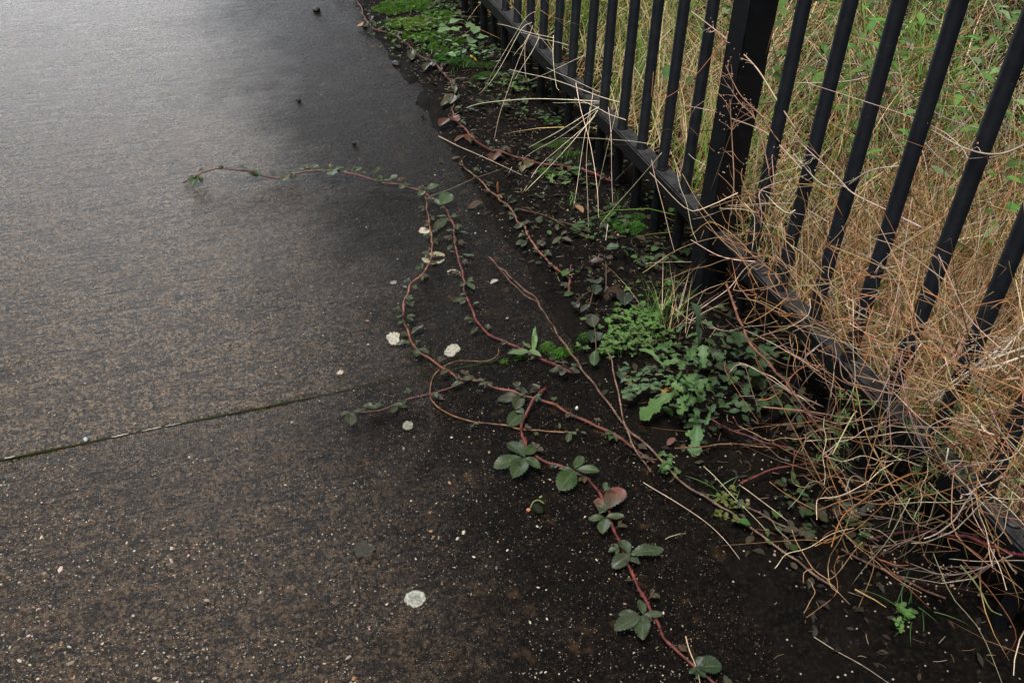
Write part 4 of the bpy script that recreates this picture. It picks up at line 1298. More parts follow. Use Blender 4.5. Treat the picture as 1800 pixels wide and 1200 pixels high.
lichen('tiny grey lichen smudge near the bend of the S shaped cane', 692, 497, 12, 6, 31, 0.1, 0.0, (0.26, 0.26, 0.24))


def stone_mesh(mb, p, s, c, seed=0, flat=0.6):
    bm = bmesh.new()
    bmesh.ops.create_icosphere(bm, subdivisions=2, radius=1)
    V = np.array([v.co for v in bm.verts]); F = [tuple(v.index for v in f.verts) for f in bm.faces]
    bm.free()
    k = np.array([1 + 0.35*mnoise.noise(Vector(v*1.4) + Vector((seed*7.3, seed, 0))) for v in V])
    V = V*k[:, None]*np.array(s)*np.array([1, 1, flat])
    a = seed*1.7
    R_ = np.array([[math.cos(a), -math.sin(a), 0], [math.sin(a), math.cos(a), 0], [0, 0, 1]])
    mb.add(V@R_.T + np.array(p), F, c)


for lab, u, v, s, c in (('dark stone at the top of the path by the edge', 557, 20, (0.017, 0.013, 0.012), (0.012, 0.012, 0.011)),
                        ('small black pebble out on the wet path', 525, 178, (0.009, 0.007, 0.008), (0.009, 0.009, 0.010)),
                        ('flat dark clod beside the mossy edge', 697, 113, (0.020, 0.015, 0.008), (0.014, 0.014, 0.010)),
                        ('tiny dark pebble left of the dark red runner', 622, 253, (0.007, 0.005, 0.006), (0.009, 0.009, 0.009)),
                        ('white pebble on the thick red cane', 1013, 728, (0.0032, 0.0028, 0.006), (0.62, 0.60, 0.55)),
                        ('pale blue grey pebble in the mossy joint', 151, 773, (0.006, 0.004, 0.004), (0.33, 0.40, 0.43))):
    mb = MB(); stone_mesh(mb, (0, 0, s[2]*0.4), s, c, len(lab), 0.8)
    o = mb.build('pebble', M['stone']); p = gp(u, v, 0.0)
    o.location = (p[0], p[1], 0.013 if 'red cane' in lab else 0)
    tag(o, lab, 'pebble', 'loose pebbles on the path')
# mossy clod with an orange crumb
o = thing('mossy_clod'); p = gp(946, 897, 0); o.location = tuple(p)
bpy.context.view_layer.update()
mb = MB(); stone_mesh(mb, (0, 0, 0.004), (0.0125, 0.009, 0.009), (0.014, 0.018, 0.009), 3, 0.8); mb.build('body', M['moss'], o)
mb = MB(); tube(mb, spline([(-0.013, 0.004, 0.006), (-0.006, 0.010, 0.012), (0.004, 0.011, 0.013), (0.012, 0.004, 0.009)], 14), 0.0012, np.array((0.14, 0.17, 0.06)), 5); mb.build('stalk', M['stem'], o)
mb = MB(); stone_mesh(mb, (-0.016, 0.004, 0.003), (0.0035, 0.004, 0.004), (0.42, 0.16, 0.05), 5); mb.build('crumb', M['stone'], o)
tag(o, 'dark mossy clod with an orange crumb beside the foreground bramble', 'clod')

# loose grit of the worn surface, densest in the left foreground
gb = MB()
ico = None
for k in range(5200):
    if rng.random() < 0.75:
        u = abs(rng.normal(0, 420)) - 60 if rng.random() < 0.6 else rng.uniform(-80, 1250); v = rng.uniform(800, 1260)
    else:
        u = rng.uniform(-60, 1000); v = rng.uniform(120, 800)
    if v < 300 and rng.random() < 0.5: continue
    p = gp(u, v, 0)
    if abs(p[1]-YJ) < 0.004 or p[0] > XE: continue
    s = np.exp(rng.normal(math.log(0.00085), 0.45))
    s = min(s, 0.0042)
    a = rng.random()
    c = (0.40, 0.36, 0.29) if a < 0.42 else (0.24, 0.13, 0.065) if a < 0.56 else (0.22, 0.17, 0.12) if a < 0.85 else (0.10, 0.09, 0.085)
    th = rng.uniform(0, 6.28); el = rng.uniform(1, 1.9)
    V = np.array([(1, 0, 0), (0.3, 0.9, 0), (-0.7, 0.6, 0), (-0.9, -0.3, 0), (0.2, -0.8, 0), (0.35, 0.1, 0.75), (-0.35, 0.0, 0.65)])*rng.uniform(0.75, 1.25, (7, 3))
    V *= np.array([el, 1, rng.uniform(0.5, 0.9)])*s
    V = V@np.array([[math.cos(th), math.sin(th), 0], [-math.sin(th), math.cos(th), 0], [0, 0, 1]])
    gb.add(V + p + np.array([0, 0, 0.0004]), [(0, 1, 5), (1, 2, 5), (2, 6, 5), (2, 3, 6), (3, 4, 6), (4, 5, 6), (4, 0, 5)], jitter(c, 0.3))
tag(gb.build('grit', M['stone'], smooth=False), 'pale and rusty grit scattered over the worn concrete path', 'grit', kind='stuff')

# ------------------------------------------------------------------ moss
def moss_cushion(mb, cx, cy, rx, ry, h, seed, dens=1.0, col=(0.050, 0.115, 0.018), z0=0.0, leafy=(0.003, 0.008)):
    n = int(dens*rx*ry*math.pi*4.2e5) + 30
    a = rng.uniform(0, 6.28, n); r = np.sqrt(rng.random(n))
    x = cx + rx*r*np.cos(a); y = cy + ry*r*np.sin(a)
    lump = np.array([mnoise.noise(Vector((p*55, q*55, seed))) for p, q in zip(x, y)])
    keep = lump*0.6 + (1-r**2) > 0.22 + 0.35*rng.random(n)
    x, y, r, lump = x[keep], y[keep], r[keep], lump[keep]
    n = len(x)
    if n < 3: return
    z = z0 + h*np.maximum(0.08, (1-r**2)*(0.65+0.6*lump))
    R_ = np.stack([x, y, z-0.003], -1)
    pal = np.array(col)*1.15
    cc = np.clip(pal*(0.55+0.75*rng.random((n, 1)))*(1+0.5*lump[:, None])*(1+rng.uniform(-0.12, 0.12, (n, 3))), 0, 1)
    V, F, C = ribbons(R_, rng.uniform(0, 6.28, n), rng.uniform(*leafy, n), rng.uniform(0.0, 1.0, n), rng.uniform(0, 1.2, n), rng.uniform(0.0010, 0.0022, n), cc, 3, floor=False)
    V = V.reshape(n, -1, 3)
    mb.add(V.reshape(-1, 3), F, C)
    # the dark body underneath
    m_, k_ = 5, 18
    th = np.arange(k_)/k_*2*math.pi
    Vb = [(cx + rx*0.85*q*math.cos(t)*(1+0.15*math.sin(3*t+seed)), cy + ry*0.85*q*math.sin(t)*(1+0.15*math.cos(2*t+seed)), z0 - 0.006 + h*0.75*(1-q*q)) for q in np.linspace(0.02, 1, m_) for t in th]
    Fb = [(i*k_+j, i*k_+(j+1) % k_, (i+1)*k_+(j+1) % k_, (i+1)*k_+j) for i in range(m_-1) for j in range(k_)]
    mb.add(Vb, Fb, np.array(col)*0.5)


ms = MB()
def moss_at(u, v, wpx, hpx, h, **kw):
    p = gp(u, v, 0.01)
    rx = wpx/2*np.linalg.norm(p-ORG)/F_PX
    ry = abs(gp(u, v-hpx/2, 0.01)[1]-gp(u, v+hpx/2, 0.01)[1])/2
    moss_cushion(ms, p[0], p[1], rx, ry, h, rng.uniform(0, 50), z0=float(ground_z([p[0]], [p[1]])[0]) if p[0] > 0.62 else 0.0, **kw)


MG, MY = (0.055, 0.125, 0.016), (0.085, 0.150, 0.022)
for q in ((700, 12, 90, 26, .020, MG), (745, 8, 60, 24, .018, MG), (705, 38, 60, 20, .018, MY), (742, 46, 80, 26, .024, MY), (770, 30, 70, 24, .020, MG), (705, 60, 60, 16, .014, MG), (755, 66, 70, 22, .020, MG),
          (778, 84, 60, 22, .018, MG), (800, 72, 50, 20, .014, MG), (790, 102, 60, 22, .016, (0.035, 0.12, 0.016)), (815, 112, 60, 18, .012, (0.03, 0.075, 0.014)), (850, 118, 60, 16, .010, (0.03, 0.06, 0.014)),
          (860, 136, 70, 16, .010, (0.035, 0.07, 0.014)), (895, 140, 60, 14, .008, (0.03, 0.06, 0.014)),
          (985, 252, 60, 18, .012, (0.045, 0.09, 0.018)), (958, 300, 34, 16, .016, (0.045, 0.11, 0.016)), (1000, 272, 50, 14, .010, (0.04, 0.08, 0.016)), (945, 258, 34, 12, .008, (0.045, 0.07, 0.018)), (970, 216, 40, 10, .008, (0.03, 0.05, 0.014)),
          (1105, 402, 70, 26, .018, (0.04, 0.11, 0.016)), (1075, 385, 50, 18, .012, (0.03, 0.07, 0.014)), (1120, 385, 40, 16, .010, (0.03, 0.07, 0.014)),
          (960, 605, 46, 18, .014, MG), (985, 615, 50, 20, .014, (0.045, 0.12, 0.016)), (1010, 608, 44, 18, .012, (0.035, 0.10, 0.014)), (1030, 590, 50, 16, .012, (0.03, 0.08, 0.014)), (918, 622, 40, 8, .006, MG), (884, 630, 18, 8, .006, MG),
          (1070, 612, 60, 20, .012, (0.03, 0.075, 0.014)), (1110, 580, 70, 24, .014, (0.035, 0.085, 0.016))):
    moss_at(*q[:5], col=q[5])
# creeping green film along the joint
jt = np.array([gp(u, v, 0) for u, v in ((30, 800), (60, 794), (85, 790), (110, 785), (130, 780), (150, 776), (172, 773), (270, 756), (300, 751), (330, 745), (360, 740), (390, 734), (420, 727), (445, 721), (470, 716), (500, 710), (540, 702), (580, 694), (620, 686), (660, 678), (690, 672), (720, 667), (730, 664), (745, 661), (760, 658), (780, 654), (800, 650), (815, 647), (830, 644), (850, 640), (868, 635))])
for k, p in enumerate(jt):
    for _ in range(2):
        moss_cushion(ms, p[0]+rng.uniform(-0.018, 0.018), YJ+rng.normal(0.0, 0.0008), rng.uniform(0.010, 0.024), rng.uniform(0.0020, 0.0036), 0.0016, rng.uniform(0, 50), 6.0, (0.060, 0.085, 0.012) if k < 22 else (0.05, 0.115, 0.016), -0.0005, (0.0018, 0.0036))
tag(ms.build('moss', M['moss']), 'green moss along the path edge, the joint and the verge', 'moss', kind='stuff')
# dirt packed in the joint
jb = MB()
V = [(x, y, -0.0004 + 0.0008*mnoise.noise(Vector((x*60, y*200, 1)))) for x in np.linspace(-1.2, XE, 190) for y in (YJ-0.0022, YJ, YJ+0.0022)]
F = [(i*3+j, i*3+3+j, i*3+4+j, i*3+1+j) for i in range(189) for j in range(2)]
jb.add(V, F, (0.013, 0.016, 0.006))
tag(jb.build('joint_dirt', M['moss']), 'dark dirt packed in the joint between the path slabs', 'dirt', kind='stuff')
# pale slivers of old sealant in the joint
for lab, a, b, r in (('longest white sliver of old sealant in the joint', (196, 767), (226, 761), 0.0011), ('broken white sliver of old sealant right of the longest one', (250, 756), (284, 750), 0.0010), ('thin pale strip of old sealant near the moss in the joint', (290, 748), (318, 744), 0.0008), ('pale chip of old sealant at the left end of the joint', (8, 808), (26, 806), 0.0015)):
    pa, pb = gp(*a, 0), gp(*b, 0)
    mb = MB()
    n = 14; S = spline([pa, (pa+pb)/2, pb], n); S[:, 1] = YJ + 0.001 + rng.normal(0, 0.0004, n); S[:, 2] = 0.0004
    tube(mb, S, r*(0.5+0.5*np.sin(np.linspace(0.25, 2.9, n)))*(1+0.2*rng.normal(0, 1, n)), np.clip(np.array((0.40, 0.39, 0.33))*(1+rng.normal(0, 0.12, (n, 1))), 0, 1), 6)
    o = mb.build('sealant_strip', M['lichen'])
    tag(o, lab, 'sealant', 'sealant remnants in the joint')

# ------------------------------------------------------------------ green weeds in the verge
def on_soil(u, v, dz=0.0):
    p = gp(u, v, 0.01)
    for _ in range(3):
        z = float(ground_z([p[0]], [p[1]])[0]) if p[0] > 0.6 else 0.0
        p = gp(u, v, z+dz)
    return p


def weed(label, u, v, name='leafy_weed', cat='weed', group='green weeds in the verge'):
    o = thing(name); p = on_soil(u, v); o.location = tuple(p)
    bpy.context.view_layer.update()
    return tag(o, label, cat, group)


KW = dict(k=4.443, off=(1080, 540))
WG = (0.058, 0.125, 0.034)
o = weed('largest leafy weed with long lobed green leaves spreading onto the dirt', 1225, 700)
for lt, z, zt, c in ((((490, 655), (190, 855), .40), .07, .03, WG), (((640, 720), (485, 815), .55), .07, .05, WG), (((650, 790), (630, 1160), .30), .05, .010, (0.060, 0.125, 0.045)), (((670, 560), (672, 745), .45), .10, .07, WG),
                     (((540, 660), (450, 590), .7), .09, .10, WG), (((560, 600), (520, 560), .8), .10, .11, WG), (((380, 440), (205, 295), .28), .09, .10, (0.06, 0.115, 0.035)), (((700, 470), (690, 290), .5), .11, .14, (0.055, 0.11, 0.04)),
                     (((660, 290), (648, -30), .30), .12, .20, (0.035, 0.062, 0.035)), (((560, 430), (390, 420), .42), .09, .09, WG), (((640, 520), (570, 570), .6), .10, .10, WG), (((700, 560), (740, 640), .5), .10, .09, WG), (((650, 620), (720, 560), .5), .11, .12, (0.05, 0.09, 0.04)),
                     (((600, 380), (560, 300), .4), .11, .13, (0.055, 0.10, 0.045)), (((780, 470), (860, 380), .35), .09, .12, (0.05, 0.085, 0.045)), (((640, 880), (580, 880), .6), .05, .05, WG), (((640, 880), (715, 890), .5), .05, .05, (0.05, 0.09, 0.045)), (((635, 960), (560, 990), .6), .03, .03, WG), (((640, 960), (710, 960), .5), .03, .03, (0.05, 0.09, 0.045)), (((720, 760), (760, 850), .5), .06, .04, (0.045, 0.08, 0.04))):
    b, t, wr = lt
    leaf_part(o, [(b, t, wr*1.25, zt)], z=z, col=c, mat='weed', shape='lobed', serr=0.10, **KW)
for _ in range(64):
    u, v = rng.normal(620, 150), rng.normal(540, 170)
    a = rng.uniform(0, 6.28); L = rng.uniform(55, 120)
    h = rng.uniform(0.04, 0.11)
    leaf_part(o, [((u, v), (u+L*math.cos(a), v+L*0.8*math.sin(a)), rng.uniform(.4, .7), h+rng.uniform(-.02, .01))], z=h, col=(0.040, 0.090, 0.026), mat='weed', shape='lobed', serr=0.1, **KW)
o = weed('grey green frilly weed with yellowing lower leaves beside the largest weed', 1140, 680)
for _ in range(60):
    u, v = rng.uniform(90, 460), 600 + rng.normal(0, 40)
    if rng.random() < 0.4: v = rng.normal(480, 25)
    a = rng.uniform(2.2, 4.2); L = rng.uniform(45, 90); h = rng.uniform(0.03, 0.075)
    c = (0.055, 0.100, 0.044) if rng.random() < 0.93 else (0.22, 0.13, 0.02)
    leaf_part(o, [((u, v), (u+L*math.cos(a), v-L*0.6*math.sin(a)), rng.uniform(.4, .7), h+rng.uniform(-.015, .012))], z=h, col=c, mat='weed', shape='lobed', serr=0.16, **KW)
o = weed('dull bushy weed in the shade right of the largest weed', 1300, 660)
for _ in range(95):
    u, v = rng.uniform(740, 1330), rng.uniform(180, 900)
    if (u-1000)**2/110000 + (v-480)**2/150000 > 1: continue
    a = rng.uniform(0, 6.28); L = rng.uniform(50, 120); h = rng.uniform(0.02, 0.13)
    leaf_part(o, [((u, v), (u+L*math.cos(a), v+L*0.7*math.sin(a)), rng.uniform(.4, .7), h+rng.uniform(-.02, .02))], z=h, col=(0.028, 0.058, 0.024), mat='weed', shape=random.choice(['lobed', 'oval']), serr=0.08, **KW)


def chickweed(label, u, v, su, sv, n, hmax=0.05, col=(0.075, 0.165, 0.030)):
    o = weed(label, u, v, 'chickweed', 'chickweed', 'chickweed clumps')
    st, lv = MB(), MB()
    loc = np.array(o.location)
    for _ in range(n):
        uu, vv = rng.normal(u, su), rng.normal(v, sv)
        h = hmax*rng.uniform(0.25, 1)*math.exp(-((uu-u)/(su*2))**2)
        p = on_soil(uu, vv, h) - loc
        b = p + np.array([rng.normal(0, 0.008), rng.normal(0, 0.008), -h])
        tube(st, spline([b, (b+p)/2+rng.normal(0, 0.003, 3), p], 5), 0.0005, np.array((0.06, 0.11, 0.03)), 4)
        k = rng.integers(3, 6); a0 = rng.uniform(0, 6.28)
        for j in range(k):
            a = a0 + j*6.28/k + rng.normal(0, 0.2)
            L = rng.uniform(0.005, 0.011)
            d = np.array([math.cos(a), math.sin(a), rng.uniform(-0.1, 0.6)])
            leaflet(lv, p, p+d*L, L*rng.uniform(.6, .85), jitter(np.array(col)*0.85, 0.35), fold=0.12, droop=0.15, serr=0, shape='oval', nu=5, nv=3)
    st.build('stem', M['moss'], o)
    tag(lv.build('leaves', M['weed'], o), kind='stuff')
    return o


chickweed('bright green chickweed clump above the frilly weed', 1128, 560, 34, 20, 120)
chickweed('bright chickweed spilling below the square post', 1110, 600, 36, 12, 80, 0.04, (0.07, 0.14, 0.03))
chickweed('small chickweed patch at the foot of the far bars', 905, 150, 32, 9, 46, 0.03, (0.08, 0.15, 0.04))
chickweed('narrow leaved chickweed in the mossy strip at the top', 740, 50, 46, 22, 120, 0.03, (0.085, 0.17, 0.035))
chickweed('tiny chickweed sprig below the red runner near the bars', 985, 308, 16, 6, 16, 0.02, (0.10, 0.18, 0.05))
chickweed('seedling with round leaves alone in the bottom right shade', 1583, 1086, 9, 9, 10, 0.03, (0.07, 0.17, 0.03))
chickweed('small yellowing sprig by the long dead cane', 1282, 880, 16, 12, 14, 0.02, (0.09, 0.11, 0.02))
chickweed('little sprig beside the dead cane tip under the lobed leaf', 1172, 815, 9, 8, 12, 0.02, (0.06, 0.13, 0.035))

o = weed('pale green broad leaved weed growing on the moss by the far bars', 810, 75, 'leafy_weed')
K5 = dict(k=4.0, off=(600, 0))
for (b, t, wr) in (((740, 180), (692, 175), .6), ((760, 200), (685, 225), .6), ((770, 160), (850, 130), .5), ((800, 210), (850, 190), .6), ((760, 205), (830, 215), .6), ((770, 290), (720, 275), .5), ((780, 305), (720, 300), .5), ((780, 310), (828, 320), .6), ((740, 370), (800, 392), .45), ((800, 380), (840, 360), .5),
                   ((960, 265), (1030, 250), .55), ((980, 380), (930, 370), .6), ((985, 375), (1030, 355), .6), ((1000, 380), (1060, 370), .5), ((1060, 370), (1125, 365), .4), ((900, 300), (935, 270), .6), ((890, 310), (950, 330), .5), ((930, 240), (950, 180), .35), ((880, 190), (930, 170), .6), ((850, 260), (900, 245), .5), ((880, 350), (850, 375), .5), ((910, 350), (960, 340), .4)):
    h = rng.uniform(.03, .06)
    leaf_part(o, [(b, t, wr, h+rng.uniform(-.012, .012))], z=h, col=(0.095, 0.165, 0.075) if rng.random() < .7 else (0.07, 0.14, 0.04), mat='weed', shape='oval', serr=0.06, **K5)
leaf_part(o, [((905, 390), (950, 425), .4, .02)], z=.03, col=(0.42, 0.30, 0.04), mat='weed', shape='oval', label='yellowed leaf', **K5)

# young bramble leaves crowding the verge
KB = dict(k=4.287, off=(860, 380))
for lab, root, sets in (
        ('young bramble with fresh green leaves at the foot of the dark bars', (1100, 440), [([((980, 225), (880, 240), .62, .04), ((1000, 240), (1040, 225), .55, .04), ((1010, 255), (1045, 300), .8, .03)], .045, (0.040, 0.105, 0.040))]),
        ('bramble shoot with plum coloured leaves touched by the tallest straw', (1065, 455), [([((860, 320), (765, 345), .5, .03), ((875, 310), (935, 310), .6, .035), ((860, 300), (820, 285), .35)], .035, (0.085, 0.048, 0.045)), ([((870, 540), (905, 545), .9, .04), ((880, 560), (1010, 555), .45, .03), ((890, 570), (880, 640), .6, .02)], .04, (0.065, 0.035, 0.034))]),
        ('dark green wrinkled bramble shoot left of the tallest straw', (1045, 510), [([((810, 500), (745, 480), .6), ((815, 505), (850, 465), .55), ((812, 515), (800, 580), .75)], .03, (0.040, 0.066, 0.044)), ([((655, 650), (620, 665), .8), ((650, 660), (670, 685), .7)], .03, (0.05, 0.085, 0.06)), ([((760, 660), (690, 715), .45)], .03, (0.060, 0.055, 0.045))]),
        ('dusky bramble shoot right of the tallest straw', (1098, 520), [([((1015, 570), (960, 600), .6), ((1020, 575), (1055, 600), .7), ((1020, 570), (1020, 660), .7)], .035, (0.035, 0.052, 0.040))]),
        ('lower bramble shoot with broad grey green leaves', (1045, 570), [([((770, 740), (790, 830), .8, .03), ((770, 740), (720, 760), .5)], .035, (0.060, 0.072, 0.052)), ([((790, 870), (740, 900), .7), ((800, 870), (830, 930), .7), ((800, 860), (770, 950), .7)], .025, (0.045, 0.072, 0.045)), ([((800, 1010), (790, 1125), .65, .02), ((810, 1010), (850, 1020), .6)], .04, (0.040, 0.092, 0.038))]),
        ('shoot with dusty grey leaves at the root of the longest runner', (985, 650), [([((545, 1100), (490, 1095), .5), ((530, 1100), (600, 1100), .55), ((560, 1140), (450, 1170), .35), ((590, 1150), (540, 1195), .6), ((600, 1140), (680, 1180), .6)], .022, (0.066, 0.072, 0.052))]),
        ('pale bramble sprig with folded dry leaves lying on the dirt', (990, 418), [([((545, 150), (475, 205), .3), ((545, 145), (580, 105), .3), ((540, 160), (620, 185), .5)], .016, (0.125, 0.125, 0.085))]),
        ('small three leaved bramble sprig by the frilly weed', (1098, 668), [([((1010, 1230), (985, 1155), .6), ((1015, 1240), (1080, 1255), .5), ((1005, 1240), (985, 1260), .5)], .02, (0.045, 0.085, 0.042))])):
    o = thing('bramble_shoot'); p = on_soil(*root); o.location = tuple(p)
    bpy.context.view_layer.update()
    tag(o, lab, 'bramble', 'bramble shoots in the verge')
    mb = MB()
    for lets, z, c in sets:
        m = np.mean([gp(KB['off'][0]+q[0][0]/KB['k'], KB['off'][1]+q[0][1]/KB['k'], z) for q in lets], 0) - p
        tube(mb, spline([(0, 0, -0.003), m*0.5+np.array([0, 0, 0.008]), m], 10), 0.0011, np.array((0.085, 0.045, 0.03)), 5)
    mb.build('stem', M['cane'], o)
    for lets, z, c in sets:
        leaf_part(o, lets, z=z, col=c, serr=.1, **KB)

# pale fleshy leaves of a young plant by the joint's end
o = weed('young plant with pale succulent leaves and one upright blade at the end of the joint', 938, 615, 'seedling', 'seedling')
for b, t, wr, h in (((930, 618), (892, 620), .35, .02), ((930, 616), (952, 626), .5, .02), ((933, 610), (920, 604), .5, .03), ((938, 616), (941, 570), .14, .02)):
    leaf_part(o, [(b, t, wr, h)], z=.02, col=(0.075, 0.13, 0.045), mat='weed', shape='lance', serr=0)


def tuft(label, u, v, n, L, c, wid=0.0022, spread=0.012, lean=(0.0, 0.6)):
    p = on_soil(u, v)
    R_ = np.stack([rng.normal(0, spread, n), rng.normal(0, spread, n), np.zeros(n)-0.003], -1)
    mb = MB()
    V, F, C = ribbons(R_, rng.uniform(0, 6.28, n), rng.uniform(*L, n), rng.uniform(*lean, n), rng.uniform(0.1, 0.9, n), np.full(n, wid), pick([c], [1], n), 6, floor=False)
    mb.add(V, F, C)
    o = mb.build('grass_tuft', M['grass']); o.location = tuple(p)
    return tag(o, label, 'grass', 'grass tufts in the verge')


GG = (0.070, 0.165, 0.028)
tuft('vivid green grass tuft below the square post', 1160, 565, 46, (0.05, 0.13), (0.055, 0.14, 0.022))
tuft('short upright grass tuft beside the thin reddish twig', 1003, 362, 22, (0.02, 0.05), GG, 0.0016)
tuft('grass tuft under the lower rail by the mossy hollow', 1088, 368, 26, (0.03, 0.06), (0.06, 0.12, 0.025), 0.0016)
tuft('loose grass tuft between the far bars and the straw fan', 1000, 280, 34, (0.03, 0.07), (0.065, 0.12, 0.03), 0.0016, 0.03)
tuft('sparse grass tuft by the long dead cane', 1275, 868, 14, (0.03, 0.07), (0.06, 0.14, 0.025), 0.0018, 0.015, (0.4, 1.2))
tuft('thin grass tuft in the bottom right shade', 1610, 1075, 10, (0.03, 0.07), (0.05, 0.12, 0.025), 0.0016, 0.012, (0.5, 1.3))
tuft('grass tuft on the moss at the very top of the verge', 735, 14, 40, (0.03, 0.08), GG, 0.0022, 0.04)
tuft('soft grass tuft at the middle of the mossy strip', 760, 88, 44, (0.02, 0.05), (0.06, 0.19, 0.025), 0.0018, 0.03)
tuft('grass tuft beside the russet leaf on the moss', 808, 125, 24, (0.02, 0.05), (0.075, 0.15, 0.035), 0.0022, 0.02)
# dry straw sheaf at the foot of the post
p = on_soil(1178, 578); n_ = 30
R_ = np.stack([rng.normal(0, 0.020, n_), rng.normal(0, 0.022, n_), np.zeros(n_)-0.003], -1)
mb = MB()
V, F, C = ribbons(R_, rng.normal(0.5, 0.9, n_), rng.uniform(0.07, 0.19, n_), rng.uniform(0.1, 0.8, n_), rng.uniform(0.0, 0.7, n_), np.full(n_, 0.0013), pick([PALE, STRAW, BROWN], [2, 1, 1], n_), 6, floor=False)
mb.add(V, F, C)
o = mb.build('straw_tuft', M['grass']); o.location = tuple(p)
tag(o, 'pale dry sheaf of straw growing beside the vivid green tuft below the post', 'dry grass', 'straw tufts at the railings')
# low ground cover under the railings
gc = MB()
for _ in range(3000):
    y = rng.uniform(0.75, 3.7); x = rng.normal(0.90, 0.09)
    if x < 0.70 or x > 1.08: continue
    if mnoise.noise(Vector((x*9, y*7, 4.0))) < 0.08: continue
    z = float(ground_z([x], [y])[0]) + rng.uniform(0.002, 0.022)
    a = rng.uniform(0, 6.28); L = rng.uniform(0.006, 0.026)
    leaflet(gc, (x, y, z), np.array([x, y, z]) + np.array([math.cos(a), math.sin(a), rng.uniform(-0.1, 0.5)])*L, L*rng.uniform(.4, .8), jitter([(0.022, 0.055, 0.014), (0.034, 0.085, 0.018), (0.020, 0.034, 0.018), (0.035, 0.028, 0.016)][rng.integers(0, 4)], 0.3), fold=0.15, serr=0.05, shape='oval', nu=6, nv=3)
tag(gc.build('ground_cover', M['weed']), 'low green leaves scattered along the foot of the railings', 'ground cover', kind='stuff')
# bedstraw whorls at the tangle
for lab, u, v, x, s in (('narrow leaved green sprig hanging in the tangle', 1505, 700, .90, 1.0), ('whorled green bedstraw sprigs at the right end of the tangle', 1690, 720, .98, 1.6), ('lower bedstraw sprigs in the tangle by the right edge', 1720, 770, .97, 1.3), ('upper bedstraw sprigs among straw left of the feathery stalks', 1655, 645, 1.0, 1.3)):
    p0_ = fp(u, v, x)
    o = thing('bedstraw'); o.location = (p0_[0], p0_[1], 0); bpy.context.view_layer.update()
    lv, st = MB(), MB()
    for q in range(int(5*s)):
        c_ = p0_ + rng.normal(0, 0.020*s, 3) - np.array(o.location)
        root = np.array([c_[0]+rng.normal(0, 0.02), c_[1]+rng.normal(0, 0.02), 0.01])
        S = spline([root, (root+c_)/2+rng.normal(0, 0.015, 3), c_], 16)
        tube(st, S, 0.0006, np.array((0.12, 0.14, 0.05)), 4)
        for w_ in range(4):
            i = 15-w_*3
            for j in range(6):
                a = j*1.047+rng.uniform(0, 0.4); L = rng.uniform(0.008, 0.014)
                d = np.array([math.cos(a), math.sin(a), rng.uniform(-0.1, 0.5)])
                leaflet(lv, S[i], S[i]+d*L, L*0.22, jitter((0.10, 0.16, 0.05), 0.25), fold=0.05, droop=0.1, serr=0, shape='lance', nu=4, nv=3)
    st.build('stem', M['moss'], o); tag(lv.build('leaves', M['weed'], o), kind='stuff')
    tag(o, lab, 'weed', 'bedstraw in the tangle')

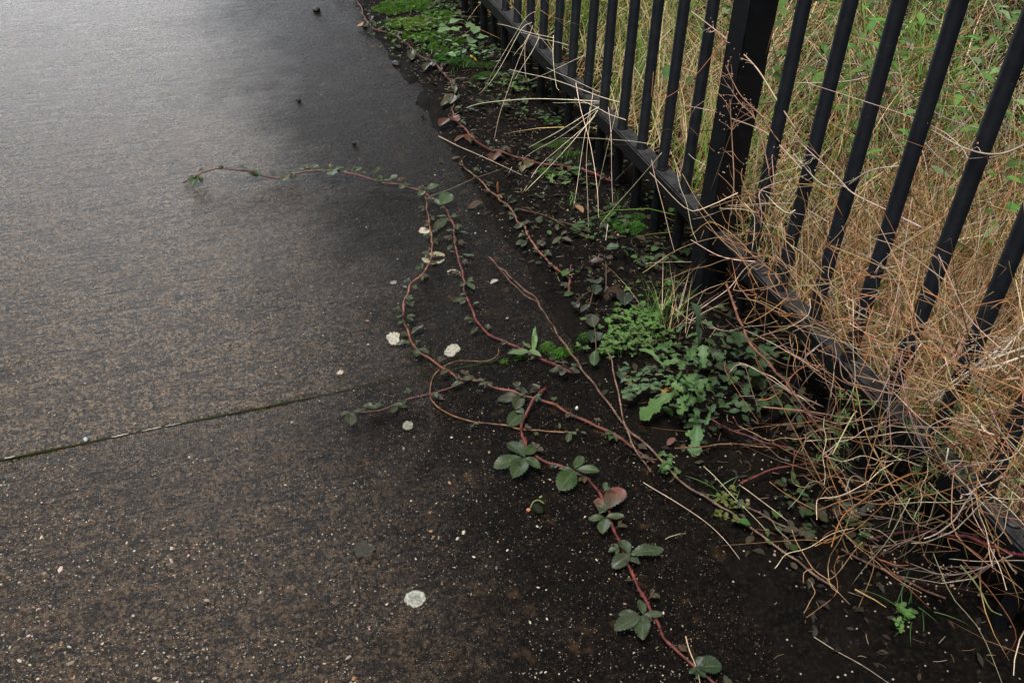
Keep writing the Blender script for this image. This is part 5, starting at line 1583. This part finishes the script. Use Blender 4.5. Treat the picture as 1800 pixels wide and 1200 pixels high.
# ------------------------------------------------------------------ litter on the dirt
lt_ = MB()
for k in range(3800):
    x = rng.normal(0.83, 0.11); y = rng.uniform(0.30, 3.9)
    if x < 0.60 or x > 1.12: continue
    if x < 0.70 and rng.random() < 0.65: continue
    if y < 0.95 and rng.random() < 0.5: continue
    z = float(ground_z([x], [y])[0])+0.001
    a = rng.uniform(0, 6.28); p = np.array([x, y, max(z, 0.001)])
    r = rng.random()
    if r < 0.45:      # chaff
        L = rng.uniform(0.004, 0.022); d = np.array([math.cos(a), math.sin(a), rng.uniform(-0.05, 0.2)])*L
        tube(lt_, spline([p, p+d*0.5+rng.normal(0, 0.0012, 3), p+d], 5), rng.uniform(0.0003, 0.0008), jitter([(0.16, 0.11, 0.06), (0.09, 0.05, 0.03), (0.24, 0.19, 0.13)][rng.integers(0, 3)], 0.3), 4)
    elif r < 0.8:     # leaf scraps
        L = rng.uniform(0.006, 0.022); d = np.array([math.cos(a), math.sin(a), rng.uniform(0, 0.4)])*L
        leaflet(lt_, p, p+d, L*rng.uniform(.3, .6), jitter([(0.020, 0.013, 0.008), (0.032, 0.019, 0.010), (0.012, 0.009, 0.007), (0.02, 0.018, 0.012)][rng.integers(0, 4)], 0.3), fold=rng.uniform(0.1, 0.5), droop=rng.uniform(-0.3, 0.4), serr=0.1, shape='oval', nu=5, nv=3)
    else:             # crumbs of soil and stone
        s = rng.uniform(0.0015, 0.006)
        V = rng.normal(0, 1, (6, 3)); V = np.array([(1, 0, 0), (-1, 0, 0), (0, 1, 0), (0, -1, 0), (0, 0, .8), (0, 0, -.5)])*rng.uniform(0.6, 1.3, (6, 3))*s
        lt_.add(V+p, [(0, 2, 4), (2, 1, 4), (1, 3, 4), (3, 0, 4), (2, 0, 5), (1, 2, 5), (3, 1, 5), (0, 3, 5)], jitter((0.016, 0.012, 0.009) if rng.random() < .90 else (0.22, 0.19, 0.15), 0.3))
tag(lt_.build('leaf_litter', M['litter']), 'brown scraps, chaff and crumbs on the dirt beside the railings', 'litter', kind='stuff')
for lab, u, v, L, c, a in (('square scrap of dry tan leaf at the foot of the bars', 1025, 376, .032, (0.20, 0.12, 0.065), 1.9), ('dry curled leaf on the path beside the longest runner', 822, 371, .045, (0.055, 0.036, 0.024), 0.2), ('crumpled dead leaf on the dirt left of the dropping red cane', 792, 286, .030, (0.075, 0.06, 0.045), 0.1),
                           ('reddish fallen leaf on the dirt under the lobed weed tip', 1172, 785, .022, (0.13, 0.06, 0.05), 0.4), ('thin brown dead leaf left of the thin looping tendril', 780, 705, .028, (0.05, 0.032, 0.028), 2.6),
                           ('tan fallen leaf lying by the path edge at the top', 628, 50, .040, (0.30, 0.20, 0.13), 0.1), ('grey dead leaf lying by the dark stone near the moss', 648, 52, .026, (0.12, 0.10, 0.08), 2.9), ('pale scrap of dry leaf right of the longest runner', 862, 501, .020, (0.30, 0.28, 0.24), 0.2)):
    p = on_soil(u, v)
    mb = MB()
    d = np.array([math.cos(a), math.sin(a), 0.15])*L
    leaflet(mb, (0, 0, 0.003), np.array([0, 0, 0.003])+d, L*0.55, c, fold=0.35, droop=-0.2, serr=0.12, shape='oval', nu=11, nv=7)
    o = mb.build('fallen_leaf', M['litter']); o.location = tuple(p)
    tag(o, lab, 'fallen leaf', 'fallen leaves')
